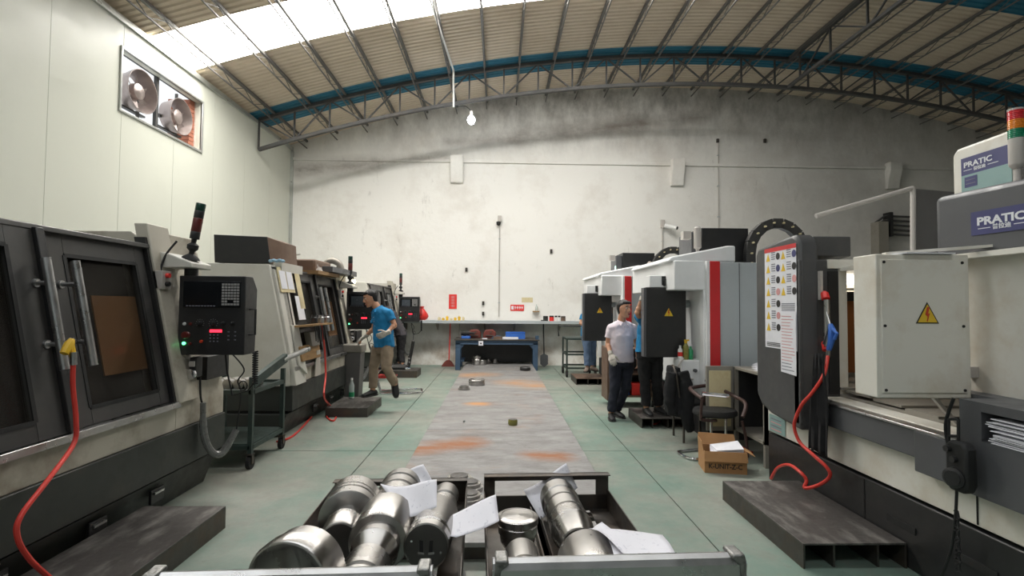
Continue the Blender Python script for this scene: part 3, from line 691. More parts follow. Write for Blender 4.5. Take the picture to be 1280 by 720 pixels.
# steel step plates (M1, M2, M3)
def step(x0, x1, y0, y1, h, label, m='plate', ribs=(), open_near=True):
    t = thing('step_platform', label, 'platform', ((x0+x1)/2, (y0+y1)/2, 0), 'steel step platforms before the machines')
    MB().box((x0, y0, h-.012), (x1, y1, h)).build('top_plate', m, t, bevel=.002)
    MB().box((x1-.01, y0, 0), (x1, y1, h-.012)).build('side_plate', 'darksteel', t); MB().box((x0, y0, 0), (x0+.01, y1, h-.012)).build('side_plate', 'darksteel', t)
    MB().box((x0+.01, y1-.01, 0), (x1-.01, y1, h-.012)).build('end_plate', 'darksteel', t)
    if not open_near: MB().box((x0+.01, y0, 0), (x1-.01, y0+.01, h-.012)).build('end_plate', 'darksteel', t)
    for r in ribs: MB().box((r-.006, y0+.02, .0), (r+.006, y1-.02, h-.012)).build('rib', 'darksteel', t)
    return t
step(-2.44, -1.88, 1.9, 3.66, .15, 'low dark steel platform before the nearest lathe at lower left', open_near=False)
step(-2.38, -1.80, 7.2, 8.05, .13, 'dark steel platform under the worker in the blue polo shirt', open_near=False)
step(-2.38, -1.74, 11.1, 11.7, .15, 'dark steel platform before the farthest lathe near the back wall', open_near=False)

# trolley between the first two lathes
def caster(mb_parent, x, y, z=.1):
    c = MB().cyl((x-.018, y, .06), (x+.018, y, .06), .06, seg=18).build('caster', 'rubber', mb_parent)
    MB().box((x-.028, y-.02, .05), (x-.02, y+.02, .14)).box((x+.02, y-.02, .05), (x+.028, y+.02, .14)).box((x-.028, y-.03, .13), (x+.028, y+.03, .145)).build('caster_fork', 'darksteel', c)
t = thing('roller_trolley', 'dark green trolley with bare metal handle between the first two lathes', 'trolley', (-2.3, 5.4, 0))
x0, x1, y0, y1 = -2.95, -2.33, 4.95, 5.65
for x in (x0, x1):
    for yy in (y0, y1):
        MB().box((x-.02, yy-.02, .14), (x+.02, yy+.02, .86)).build('leg', 'greencart', t)
        caster(t, x, yy)
for z in (.2, .72):
    for a, b_ in (((x0, y0), (x1, y0)), ((x0, y1), (x1, y1)), ((x0, y0), (x0, y1)), ((x1, y0), (x1, y1))): MB().bar((a[0], a[1], z), (b_[0], b_[1], z), .04).build('rail', 'greencart', t)
MB().box((x0, y0, .7), (x1, y1, .715)).build('tray', 'greencart', t)
MB().box((x0, y0, .22), (x1, y1, .23)).build('lower_shelf', 'greencart', t)
MB().bar((x1, 4.95, .80), (x1, 5.7, .97), .05, .09).build('handle_arm', 'greencart', t)
MB().cyl((x1, 5.62, .95), (x1+.05, 6.25, 1.02), .03).build('handle', 'steel', t, label='bare metal handle tube')
for k in range(5): MB().lathe([(.05, 0), (.05, .06), (.04, .065), (.04, .09), (.05, .095), (.05, .2)], (-2.85+.105*k, 5.1, .767), (0, 1, 0), 18).solo('turned_roller', 'turned', 'small bright turned roller lying in the dark green trolley', 'roller', 'rollers in the green trolley')

# red air hoses on the left
t = thing('air_hose', 'red air hose hanging from yellow gun on nearest lathe door', 'hose', (-2.35, 3.0, 0))
MB().tube([PX(92, 448, -2.31), PX(91, 480, -2.31), PX(95, 525, -2.30), PX(92, 555, -2.3), PX(60, 600, -2.22), PX(26, 645, -2.2), PX(22, 672, -2.2), PX(38, 700, -2.2), PX(64, 724, -2.2)], .012, smooth=6, seg=10).build('hose', 'redhose', t)
MB().tube([PX(80, 442, -2.33), PX(87, 430, -2.33), PX(90, 424, -2.33)], [.02, .024, .014]).tube([PX(88, 428, -2.33), PX(92, 448, -2.31)], .016).build('air_gun', 'yellow', t)
MB().cyl(PX(92, 440, -2.31), PX(92, 456, -2.31), .016).build('fitting', 'steel', t)
t = thing('air_hose', 'red air hose hanging down the second lathe and looping across the floor', 'hose', (-2.3, 6.9, 0))
MB().tube([PX(403, 412, -2.3), PX(406, 440, -2.3), PX(407, 470, -2.28), PX(405, 495, -2.2), PZ(412, 506, .15), PZ(421, 515, .012), PZ(417, 526, .012), PZ(408, 520, .012), PZ(410, 507, .05), PZ(398, 510, .012), PZ(386, 525, .012), PZ(366, 545, .012), PZ(346, 552, .012)], .012, smooth=6, seg=8).build('hose', 'redhose', t)
MB().tube([PX(401, 398, -2.3), PX(403, 412, -2.3)], [.014, .022]).build('air_gun', 'redplastic', t)

# ================================================================ RIGHT ROW: machining centres
t = thing('machining_center', 'big white and charcoal machining center with PRATIC signs at right', 'machine', (3.1, 3.0, 0), 'machining centers along the right')
R1 = t
MB().prism([(2.47, 0), (4.2, 0), (4.2, .42), (2.47, .42)], 'y', .9, 4.65).build('base', 'black', t, bevel=.01)
for yy in (3.0, 2.5, 1.9):
    MB().box((2.462, yy, .22), (2.475, yy+.22, .26)).build('base_slot', 'rubber', t)
for yy in (3.42, 2.2): MB().box((2.466, yy, .02), (2.472, yy+.008, .41)).build('base_seam', 'rubber', t)
MB().box((2.53, .9, .415), (4.2, 4.6, .445)).build('base_gap', 'rubber', t)
MB().box((2.47, .9, .44), (4.2, 4.65, .88)).build('body_band', 'offwhite', t, bevel=.006)
MB().box((2.464, 2.6, .45), (2.472, 2.606, .7)).build('band_seam', 'rubber', t)
# charcoal apron below the opening with a worn steel ledge, larger panel with the paper slot
MB().prism([(2.40, .70), (2.52, .70), (2.52, .86), (2.40, .86)], 'y', 2.9, 3.98).build('apron', 'darkgrey', t, bevel=.006)
MB().prism([(2.385, .63), (2.52, .63), (2.52, .86), (2.385, .86)], 'y', 2.62, 2.9).build('apron', 'darkgrey', t, bevel=.006)
MB().box((2.385, 2.62, .86), (2.62, 3.98, .875)).build('ledge', 'steel', t, bevel=.003)
ap = MB(); X0 = 2.40
for a, b_ in (((.9, .62), (2.62, .9)), ((.9, 1.045), (2.62, 1.09)), ((2.5, .9), (2.62, 1.045)), ((.9, .9), (1.4, 1.045))): ap.box((X0, a[0], a[1]), (2.6, b_[0], b_[1]))
ap.build('front_panel', 'darkgrey', t)
MB().box((2.56, 1.4, .9), (2.6, 2.5, 1.045)).build('slot_back', 'rubber', t)
for k in range(14): 
    z = .905+k*.0085; j = rnd.uniform(-.03, .03); q = rnd.uniform(-.004, .006)
    MB().slab([(2.40+j*.4, 1.45, z), (2.40+j*.3, 2.46+j, z+q), (2.55, 2.47+j, z+q*.5), (2.55, 1.45, z)], (0, 0, .0035)).solo('paper_sheet', 'paper', ('white paper sheet lying at the bottom of the charcoal slot', 'white paper sheet on top of the stack in the charcoal slot')[k > 12] if k in (0, 13) else 'white paper sheet inside the stack stuffed in the charcoal slot', 'paper', 'papers in the slot')
# far cheek of the enclosure, header and chamber with work light
MB().box((2.55, 4.45, .86), (4.1, 4.62, 1.9)).build('enclosure_side', 'offwhite', t, bevel=.006)
MB().box((2.615, 3.88, .875), (2.69, 3.95, 1.9)).build('opening_jamb', 'offwhite', t, bevel=.004)
MB().box((2.53, 3.86, 1.86), (2.9, 3.95, 1.93)).build('opening_header', 'offwhite', t, bevel=.004)
MB().box((2.63, 2.4, 1.84), (4.1, 4.5, 1.87)).build('chamber_roof', 'offwhite', t)
MB().box((4.05, 2.4, .8), (4.1, 4.5, 1.85)).build('chamber_back', 'bench', t)
MB().box((2.62, 2.4, .87), (4.1, 4.5, .9)).build('chamber_floor', 'bench', t)
MB().box((2.7, 4.38, 1.0), (4.0, 4.44, 1.62)).build('chamber_board', 'orangewood', t)
MB().box((2.7, 4.34, 1.62), (4.0, 4.42, 1.70)).build('chamber_rail', 'black', t)
MB().box((2.7, 4.3, 1.71), (4.0, 4.36, 1.73)).build('lamp_tray', 'bench', t)
MB().box((2.72, 4.28, 1.76), (3.3, 4.34, 1.84)).build('work_light', 'tube', t)
for k in range(5): MB().box((2.62, 3.0+.28*k, .9+.012*k), (3.9, 3.25+.28*k, .915+.012*k)).build('way_cover', 'bench', t)
# charcoal sliding door, rounded corners, in two depths
dpoly = [(4.54, .80), (4.54, 2.02), (4.50, 2.08), (3.95, 2.13), (3.90, 2.10), (3.87, 2.05), (3.87, .62), (4.30, .66), (4.46, .71)]
d = MB().prism(dpoly, 'x', 2.31, 2.47).build('door', 'charcoal', t, bevel=.025)
MB().prism([(4.5, 1.9), (4.5, 2.06), (3.9, 2.115), (3.9, 1.96)], 'x', 2.44, 2.74).build('door_hood', 'charcoal', t, bevel=.008)
MB().box((2.31, 3.872, .66), (2.62, 3.96, 1.93)).build('door_edge_channel', 'charcoal', d, bevel=.01)
MB().box((2.53, 3.862, .9), (2.61, 3.875, 1.84)).build('door_edge_strip', 'black', d)
MB().box((2.455, 3.84, 1.62), (2.475, 3.875, 1.84)).build('latch_strip', 'silvergrey', d)
hd = MB().cyl((2.47, 3.79, 1.27), (2.47, 3.79, 1.62), .022, seg=14).build('handle', 'steel', d, label='grey grip bar between red end brackets')
for z0, z1 in ((1.60, 1.67), (1.22, 1.28)): MB().tube([(2.47, 3.8, (z0+z1)/2-.01), (2.475, 3.82, (z0+z1)/2+.025), (2.50, 3.875, (z0+z1)/2+.035)], [.03, .028, .022]).build('handle_bracket', 'redplastic', hd)
# warning sheet with pictograms (printed, flat on the door)
ws = MB(); xw = 2.306
def wq(y0, z0, y1, z1, m_, x=xw): ws.m = m_; ws.slab([(x, y0, z0), (x, y1, z0), (x, y1, z1), (x, y0, z1)], (-.001, 0, 0))
wy = lambda u: 4.37-u*(4.37-3.90)
wz = lambda v, u: 2.055+.02*u-v*.84
wq(4.37, 1.22, 3.9, 2.06, 0); wq(4.37, 2.025, 3.9, 2.06, 1, xw-.0015)
for c in range(2):
    for r in range(7 if c == 0 else 4):
        u0 = .06+c*.49; z = 1.99-r*.098
        a = wy(u0); ws.m = 2; ws.slab([(xw-.002, a, z-.04), (xw-.002, wy(u0+.13), z-.04), (xw-.002, wy(u0+.065), z+.025)], (-.001, 0, 0))
        for k in range(4): wq(wy(u0+.17), z-.03+k*.018, wy(u0+.30), z-.022+k*.018, 4, xw-.002)
        cy = wy(u0+.39); ws.m = (3, 5, 3, 6, 3, 6, 3)[(r+c) % 7]
        ws.slab([(xw-.002, cy+.03*cos(q*pi/6), z-.008+.03*sin(q*pi/6)) for q in range(12)], (-.001, 0, 0))
for k in range(5): wq(wy(.55), 1.53+k*.014, wy(.95), 1.536+k*.014, 4, xw-.002)
for k in range(3): wq(wy(.06), 1.235+k*.012, wy(.5), 1.241+k*.012, 3, xw-.002)
ws.solo('warning_sheet', ['paper', 'red', 'warn', 'ink', 'inkgrey', 'navy', 'inkred'], 'white safety sheet with yellow triangles and pictograms on the charcoal door', 'sign', kind=None)
ps = MB(); ps.slab([(2.30, 4.12, 1.04), (2.30, 3.905, 1.03), (2.30, 3.905, 1.53), (2.30, 4.12, 1.53)], (-.001, 0, 0))
for k in range(18):
    ps.m = 1 if k > 2 else 2; e = rnd.uniform(.0, .08)
    ps.slab([(2.2985, 4.105, 1.06+k*.025), (2.2985, 3.92+e, 1.06+k*.025), (2.2985, 3.92+e, 1.066+k*.025), (2.2985, 4.105, 1.066+k*.025)], (-.0008, 0, 0))
ps.solo('typed_notice', ['paper', 'inkred', 'inkgrey'], 'typed paper notice overlapping the lower corner of the pictogram sheet', 'paper')
sl = MB(); sl.slab([(2.466, 4.62, .45), (2.466, 4.36, .45), (2.466, 4.36, .60), (2.466, 4.62, .60)], (-.002, 0, 0))
for k in range(4): sl.m = 1 if k % 2 else 2; sl.slab([(2.463, 4.59, .47+k*.03), (2.463, 4.42, .47+k*.03), (2.463, 4.42, .48+k*.03), (2.463, 4.59, .48+k*.03)], (-.001, 0, 0))
sl.build('rating_plate', ['teal', 'inkgrey', 'inkred'], t)
# electrical box on the operator arm
bx = thing('operator_box', 'hanging white steel electrical box with yellow high voltage triangle', 'box', (2.35, 2.85, 1.09))
BX0, BX1, BY, BZ0, BZ1 = 2.075, 2.60, 2.76, 1.065, 1.855
MB().box((BX0, BY, BZ0), (BX1, BY+.18, BZ1)).build('box_shell', 'offwhite', bx, bevel=.006)
lid = MB().box((BX0+.025, BY-.008, BZ0+.03), (BX1-.03, BY+.004, BZ1-.03)).build('back_cover', 'offwhite', bx, bevel=.002)
for u in (BX0+.04, BX1-.045):
    for z in (BZ0+.045, (BZ0+BZ1)/2, BZ1-.045): MB().cyl((u, BY-.012, z), (u, BY, z), .008, seg=10).build('screw', 'rubber', lid)
warning(lid, (2.352, BY-.0085, 1.515), (1, 0, 0), (0, 0, 1), .13)
MB().bar((2.2, BY+.1, BZ1+.012), (2.75, BY-.05, BZ1+.05), .05, .014).build('mounting_strip', 'offwhite', bx)
MB().slab([(2.23, BY-.03, BZ1+.002), (2.5, BY-.03, BZ1+.002), (2.54, BY+.1, BZ1+.003), (2.2, BY+.1, BZ1+.003)], (0, 0, .006)).build('loose_sheet', 'paper', bx)
MB().bar((2.6, BY+.1, 1.2), (2.78, BY+.1, 1.2), .06).bar((2.45, BY+.1, 1.08), (2.62, BY+.12, .9), .02).build('support_arm', 'silvergrey', bx)
# white body beside it, hood with sign, header with sign
MB().box((2.71, 1.0, 1.085), (4.1, 2.98, 1.9)).build('side_cabinet', 'offwhite', t, bevel=.006)
MB().box((2.6, 1.0, 1.06), (4.1, 2.98, 1.09)).build('cabinet_shelf', 'darkgrey', t)
hp = [(2.65, 3.02), (2.80, 1.6), (3.3, 1.6), (3.3, 3.02)]
hood = MB().prism([(2.645, 3.03), (2.80, 1.7), (3.6, 1.7), (3.6, 3.03)], 'z', 1.85, 2.235).build('hood', 'darkgrey', t, bevel=.035)
hA = V((2.645, 3.03, 0)); hR = (V((2.80, 1.7, 0))-hA).normalized(); hN = hR.cross(V((0, 0, 1)))
def hpt(s, z, o=.0): return hA+hR*s+V((0, 0, z))+hN*o
sg = MB().slab([hpt(.222, 1.968, .002), hpt(.95, 1.968, .002), hpt(.95, 2.10, .002), hpt(.222, 2.10, .002)], hN*.004).build('sign_plate', 'navy', hood)
text('PRATIC', .06, hpt(.255, 2.022, .0075), hR, (0, 0, 1), 'print', sg, sx=1.2, bold=.0022)
text('普拉迪', .031, hpt(.335, 1.992, .0075), hR, (0, 0, 1), 'print', sg, sx=1.0, bold=.0006)
MB().slab([hpt(.26, 2.0, .006), hpt(.325, 2.0, .006), hpt(.325, 2.004, .006), hpt(.26, 2.004, .006)], hN*.001).slab([hpt(.44, 2.0, .006), hpt(.52, 2.0, .006), hpt(.52, 2.004, .006), hpt(.44, 2.004, .006)], hN*.001).build('sign_rule', 'print', sg)
hx = 3.14
hd2 = MB().prism([(3.44, 2.2), (3.44, 2.62), (3.40, 2.655), (2.3, 2.68), (2.3, 2.2)], 'x', hx, 4.0).build('column_cover', 'offwhite', t, bevel=.02)
def cpt(s, z, o=.0): return V((hx-o, 3.365-s, z))
sg2 = MB().slab([cpt(0, 2.455, .002), cpt(.34, 2.455, .002), cpt(.34, 2.573, .002), cpt(0, 2.573, .002)], (-.004, 0, 0)).build('sign_plate', 'navy', hd2)
sg3 = MB().slab([cpt(0, 2.2, .002), cpt(.34, 2.2, .002), cpt(.34, 2.455, .002), cpt(0, 2.455, .002)], (-.004, 0, 0)).build('sign_plate', 'teal', hd2)
MB().slab([cpt(.025, 2.37, .007), cpt(.115, 2.37, .007), cpt(.115, 2.44, .007), cpt(.025, 2.44, .007)], (-.001, 0, 0)).build('sign_panel', 'navy', hd2)
for z in (2.39, 2.415): MB().slab([cpt(.035, z, .009), cpt(.105, z, .009), cpt(.105, z+.005, .009), cpt(.035, z+.005, .009)], (-.001, 0, 0)).build('sign_rule', 'inkgrey', hd2)
text('PRATIC', .05, cpt(.02, 2.506, .0075), (0, -1, 0), (0, 0, 1), 'print', sg2, sx=1.2, bold=.0012)
text('普拉迪', .026, cpt(.09, 2.476, .0075), (0, -1, 0), (0, 0, 1), 'print', sg2, sx=1.1, bold=.0006)
MB().slab([cpt(.02, 2.484, .007), cpt(.08, 2.484, .007), cpt(.08, 2.488, .007), cpt(.02, 2.488, .007)], (-.001, 0, 0)).slab([cpt(.19, 2.484, .007), cpt(.26, 2.484, .007), cpt(.26, 2.488, .007), cpt(.19, 2.488, .007)], (-.001, 0, 0)).build('sign_rule', 'print', sg2)
MB().slab([(hx-.002, 2.98, 2.25), (hx-.002, 2.4, 2.25), (hx-.002, 2.4, 2.62), (hx-.002, 2.98, 2.62)], (-.02, 0, 0)).build('vent_screen', 'black', hd2, bevel=.004)
for z in (2.58, 2.48): MB().cyl((hx-.012, 3.02, z), (hx, 3.02, z), .012, seg=10).build('screw', 'rubber', hd2)
# tri-colour tower standing on the hood
tw = thing('signal_tower', 'red, orange and green signal tower standing on the charcoal hood', 'lamp', (2.86, 2.73, 2.235))
c = V((2.86, 2.73, 2.21)); MB().cyl(c, c+V((0, 0, .13)), .016).build('pole', 'silvergrey', tw)
MB().lathe([(.018, .12), (.034, .14), (.036, .15), (.036, .29), (.034, .29)], c, (0, 0, 1), 20).build('tower_base', 'silvergrey', tw)
for k, m_ in enumerate(('green_lens', 'orange_lens', 'red_lens')):
    pr_ = []
    for q in range(5): pr_ += [(.034, .29+k*.052+q*.0104), (.0365, .295+k*.052+q*.0104)]
    pr_.append((.034, .342+k*.052)); MB().lathe(pr_, c, (0, 0, 1), 20).build('lens', m_, tw)
MB().lathe([(.036, .446), (.036, .456), (.02, .459)], c, (0, 0, 1), 20).build('cap', 'silvergrey', tw)
# hand wheel pendant hanging on the apron
pd = thing('hand_wheel_pendant', 'black hand wheel pendant hanging on the charcoal front panel', 'pendant', (2.33, 2.56, .6))
P = lambda x, y: PX(x, y, 2.33)
br = MB(); 
for a, b_ in (((1186, 524), (1186, 568)), ((1198, 524), (1198, 568)), ((1186, 524), (1198, 524)), ((1186, 545), (1198, 545))): br.tube([P(*a), P(*b_)], .007)
br.build('hanger', 'rubber', pd)
body = MB().prism([(2.60, .68), (2.60, .86), (2.575, .89), (2.505, .89), (2.48, .86), (2.48, .68), (2.50, .64), (2.58, .64)], 'x', 2.30, 2.36).build('pendant_body', 'rubber', pd, bevel=.012)
MB().lathe([(.05, 0), (.05, .02), (.036, .025), (.036, .03), (.003, .03)], (2.30, 2.54, .71), (-1, -.3, 0), 22).build('hand_wheel', 'black', body)
MB().lathe([(.016, 0), (.016, .02), (.003, .02)], (2.30, 2.54, .80), (-1, 0, 0), 12).build('selector_knob', 'black', body)
MB().lathe([(.016, 0), (.016, .02), (.003, .02)], (2.30, 2.575, .845), (-1, 0, 0), 12).build('selector_knob', 'black', body)
MB().tube([P(1192, 498), P(1182, 530), P(1186, 560), P(1190, 575)], .008, smooth=4).build('upper_cable', 'cable', pd)
MB().tube([P(1196, 612), P(1194, 650), PX(1188, 690, 2.36), PX(1172, 730, 2.36)], .007, smooth=4).build('lower_cable', 'cable', pd)
MB().tube([P(1196, 640)+V((.0, .014*cos(k*1.9), -.005*k+.012*sin(k*1.9))) for k in range(60)], .005, seg=6).build('coiled_cable', 'cable', pd)
# black cloth and blue air gun with red hose
cl = MB(); ys = [3.83-.02*k for k in range(13)]
rows = []
for z in [1.22-.04*j for j in range(19)]:
    u = (1.22-z)/.72; wdt = .45+.55*min(1, u*1.8)
    rows.append([V((2.345+.014*sin(k*1.5)+.006*sin(k*3.1+z*9)+.012*(1-u), 3.71+(yy-3.71)*wdt, z+(.012*sin(k*2.0) if z < .53 else 0))) for k, yy in enumerate(ys)])
W = len(ys); cl.add([p for r in rows for p in r], [(a*W+q, a*W+q+1, (a+1)*W+q+1, (a+1)*W+q) for a in range(len(rows)-1) for q in range(W-1)])
c_ = cl.solo('hanging_cloth', 'cloth', 'black cloth hanging over the steel ledge beside the charcoal door', 'cloth'); q = c_.modifiers.new('thick', 'SOLIDIFY'); q.thickness = .006
ag = thing('air_gun', 'blue air gun with red hose hanging at the charcoal door', 'tool', (2.42, 3.78, 1.2))
P = lambda x, y: PX(x, y, 2.44)
MB().tube([P(1033, 390), P(1038, 407)], .007).build('nozzle', 'steel', ag)
MB().tube([P(1038, 405), P(1040, 412), P(1039, 426), P(1036, 437)], [.014, .026, .022, .018]).tube([P(1040, 410), P(1046, 417), P(1043, 424)], .012).build('gun_body', 'blue', ag)
MB().tube([P(1036, 410), P(1029, 430)], .006).build('trigger', 'darkgrey', ag)
MB().cyl(P(1036, 435), P(1035, 446), .015).build('fitting', 'steel', ag)
MB().tube([P(1035, 444), PX(1030, 468, 2.36), PX(1016, 490, 2.31), PX(1003, 505, 2.27), PX(995, 522, 2.26), PX(993, 535, 2.26), PX(1000, 553, 2.28), PX(1018, 570, 2.3), PX(1034, 585, 2.34), PX(1037, 596, 2.36), PX(1024, 606, 2.36), PX(1006, 610, 2.30), PX(1008, 600, 2.32), PX(1000, 590, 2.3), PX(986, 581, 2.32), PX(972, 585, 2.34), PX(964, 598, 2.36)], .0125, smooth=7, seg=10).build('hose', 'redhose', ag)
# step plate before the big machine
step(1.83, 2.46, 3.06, 4.16, .15, 'scratched dark steel step plate before the big PRATIC machine', ribs=(2.03, 2.30))
# grey pipe frame and board above the machine
pf = thing('pipe_stand', 'light grey pipe stand with grey board rising above the big machine', 'frame', (3.7, 5.0, 1.9))
MB().tube([PY(1020, 270, 5.0), PY(1141, 235, 5.0)], .022, seg=12).build('rail', 'silvergrey', pf); MB().tube([PY(1141, 234, 5.0), PY(1141, 330, 5.0)], .022, seg=12).build('post', 'silvergrey', pf)
MB().slab([PY(1145, 236, 5.03), PY(1205, 241, 5.03), PY(1205, 325, 5.03), PY(1145, 325, 5.03)], (0, .02, 0)).build('board', 'purlin', pf)
MB().box((2.7, 4.62, .0), (4.7, 5.1, 1.95)).build('rear_stand', 'lightgrey', pf, bevel=.006)

# ---------------------------------------------------------------- the two machining centres behind
def mc(ox, oy, k, label):
    t = thing('machining_center', label, 'machine', (3.0+ox, 7.2+oy, 0), 'machining centers along the right')
    def B(a, b_, name, m, bev=.006, par=None): return MB().box((a[0]+ox, a[1]+oy, a[2]), (b_[0]+ox, b_[1]+oy, b_[2])).build(name, m, par or t, bevel=bev)
    B((2.47, 6.0, .0), (4.3, 8.2, .45), 'base', 'black')
    B((2.50, 5.95, .45), (4.3, 8.2, 2.09), 'body', 'lightgrey')
    B((2.83, 5.944, .5), (2.835, 5.952, 2.08), 'panel_seam', 'darkgrey', 0)
    B((2.47, 5.93, .8), (2.60, 5.955, 2.1), 'red_corner_strip', 'red', .01)
    B((2.44, 5.93, .8), (2.475, 6.1, 2.1), 'corner_edge', 'white', .004)
    B((2.42, 5.98, .5), (2.5, 8.1, 1.76), 'front_door', 'white')
    B((2.405, 6.6, .9), (2.42, 7.4, 1.6), 'door_window', 'screen', .01)
    B((2.08, 6.0, 1.76), (2.5, 7.9, 2.11), 'head_cover', 'white', .012)
    MB().prism([(2.02+ox, 2.10), (2.06+ox, 2.16), (2.75+ox, 2.30), (2.84+ox, 2.30), (2.84+ox, 2.1)], 'y', 6.05+oy, 7.8+oy).build('sloping_cover', 'white', t, bevel=.02)
    B((2.53, 6.3, 2.1), (3.12, 6.9, 2.55), 'spindle_column', 'black'); B((2.42, 6.35, 2.15), (2.53, 6.8, 2.5), 'column_side', 'darkgrey')
    B((2.28, 6.25, 2.4), (2.38, 6.35, 2.5), 'valve_block', 'silvergrey', .003)
    # cable chain arch
    ch = MB()
    cx, cz, R = 3.42+ox, 2.22, .34; pts = [(cx-R, 1.95), (cx-R, 2.1)]+[(cx-R*cos(a), cz+R*sin(a)*1.12) for a in [pi*q/9 for q in range(10)]]+[(cx+R, 2.1), (cx+R, 1.95)]
    for a, b_ in zip(pts, pts[1:]): ch.bar((a[0], 6.2+oy, a[1]), (b_[0]+(b_[0]-a[0])*.05, 6.2+oy, b_[1]+(b_[1]-a[1])*.05), .12, .09, up=(0, 1, 0))
    cc = ch.build('cable_chain', 'doorframe', t, bevel=.004, kind='stuff')
    rv = MB()
    for a in pts[1:-1]: rv.cyl((a[0]-.0, 6.155+oy, a[1]), (a[0], 6.12+oy, a[1]), .012, seg=6)
    rv.build('chain_rivet', 'paperyellow', cc, kind='stuff')
    # operator panel, back towards the camera
    p = B((1.83, 6.3, .935), (2.33, 6.42, 1.80), 'operator_panel', 'black', .008)
    B((1.80, 6.3, .94), (1.832, 6.42, 1.795), 'panel_edge', 'darkgrey', .004, p)
    B((1.88, 6.32, 1.80), (2.3, 6.48, 1.95), 'panel_head', 'white', .008, p); B((2.03, 6.31, 1.83), (2.32, 6.322, 1.94), 'head_window', 'screen', .004, p)
    B((2.05, 6.30, 1.82), (2.08, 6.50, 1.9), 'arm_elbow', 'black', .006, p)
    warning(p, (2.11+ox, 6.299+oy, 1.48), (1, 0, 0), (0, 0, 1), .13)
    MB().cyl((2.2+ox, 6.45+oy, 1.6), (2.55+ox, 6.45+oy, 1.6), .05).build('panel_arm', 'lightgrey', t)
    # tray box under the panel
    tb = B((2.2, 6.12, .62), (2.56, 6.4, .92), 'tray_box', 'white', .01)
    MB().lathe([(.02, 0), (.012, .03), (.022, .04), (.003, .045)], (2.36+ox, 6.12+oy, .80), (0, -1, 0), 12).build('knob', 'darkgrey', tb)
    MB().tube([(2.22+ox, 6.1+oy, .95), (2.16+ox, 6.1+oy, .85), (2.2+ox, 6.1+oy, .72), (2.34+ox, 6.1+oy, .7)], .012, smooth=4).build('hose_loop', 'silvergrey', t)
    B((2.28, 6.45, .42), (2.5, 6.9, .72), 'lower_guard', 'white', .01)
    return t
R2 = mc(0, 0, 1, 'white and grey machining center with a red corner strip, behind the folding chairs')
R3 = mc(-.26, 3.0, 1, 'far white machining center with red strip, behind the man in pale shirt')
def rod_lamp(): pass
MB().lathe([(.02, 0), (.02, .08), (.045, .1), (.045, .34), (.03, .36), (.003, .36)], PY(872, 318, 6.2)-V((0, 0, .02)), (0, 0, 1), 14).solo('signal_lamp', 'silvergrey', 'unlit grey signal lamp on the red-striped machine beside the chairs', 'lamp')
gl = thing('signal_lamp', 'green lit signal lamp above the far machining center', 'lamp', PY(772, 350, 9.4))
p = PY(772, 352, 9.4); MB().cyl(p, p+V((0, 0, .14)), .025).build('pole', 'silvergrey', gl); MB().lathe([(.045, .14), (.05, .16), (.05, .28), (.02, .31)], p, (0, 0, 1), 14).build('lens', 'lit_green', gl)
p = PY(800, 342, 8.2); MB().bar(p+V((-.12, 0, -.08)), p+V((.14, 0, .14)), .06).ball(p+V((.16, 0, .15)), .05).solo('bent_bracket', 'pink', 'grey bent bracket sticking up behind the white head box', 'bracket')
step(1.85, 2.44, 6.58, 7.25, .13, 'dark step platform under the operator behind the nearer black panel', ribs=(2.0, 2.2))
step(1.56, 2.18, 10.2, 10.95, .13, 'brown step platform under the far operator in jeans', m='brown', ribs=(1.8, 2.0))

# ================================================================ ALONG THE BACK WALL
t = thing('wall_shelf', 'long grey steel shelf fixed along the stained back wall', 'shelf', (-.3, 13.3, 1.1))
MB().box((-2.9, 13.0, 1.15), (2.4, 13.54, 1.18)).build('shelf_board', 'lightgrey', t)
MB().box((-2.9, 12.985, 1.11), (2.4, 13.0, 1.185)).build('front_lip', 'lightgrey', t, bevel=.003)
for x in (-2.4, -1.58, -.35, .42, 1.6):
    b_ = MB().prism([(13.54, 1.15), (13.05, 1.15), (13.05, 1.12), (13.5, .92), (13.54, .92)], 'x', x-.018, x+.018).build('bracket', 'bench', t)
def sm(mb, *a, **k): return mb.solo(*a, **k)
def at_shelf(px): return PY(px, 396, 13.2).x
# red signs
def sign(name, px0, py0, px1, py1, label, txt, vertical):
    a = PY(px0, py1, YB-.012); b_ = PY(px1, py0, YB-.012)
    t = thing(name, label, 'sign', ((a.x+b_.x)/2, YB-.01, a.z))
    MB().box((a.x, YB-.012, a.z), (b_.x, YB-.002, b_.z)).build('sign_board', 'redplastic', t)
    w_, h_ = b_.x-a.x, b_.z-a.z
    if vertical:
        for i in range(4):      # four faint characters, read only as blocks in the photograph
            z = b_.z-h_*(.12+.2*i); mb = MB(); cx = (a.x+b_.x)/2
            for q in range(3): mb.box((cx-w_*.26, YB-.0145, z-h_*(.03+.055*q)), (cx+w_*.26, YB-.0125, z-h_*(.03+.055*q)+h_*.022))
            mb.box((cx-w_*.04, YB-.0147, z-h_*.15), (cx+w_*.04, YB-.0126, z)); mb.build('character', 'inkred', t)
    else:
        MB().box((a.x+w_*.06, YB-.0145, a.z+h_*.2), (a.x+w_*.24, YB-.0125, b_.z-h_*.2)).build('emblem', 'paper', t)
        for i in range(4):
            x = a.x+w_*(.32+.165*i); mb = MB().box((x, YB-.0145, a.z+h_*.25), (x+w_*.025, YB-.0125, b_.z-h_*.2)).box((x+w_*.06, YB-.0145, a.z+h_*.3), (x+w_*.085, YB-.0125, b_.z-h_*.25)).box((x-w_*.02, YB-.0148, a.z+h_*.5), (x+w_*.11, YB-.0126, a.z+h_*.6)); mb.build('character', 'paper', t)
sign('red_sign', 561, 368, 571, 386, 'upright red sign with four faint characters on back wall', '', True)
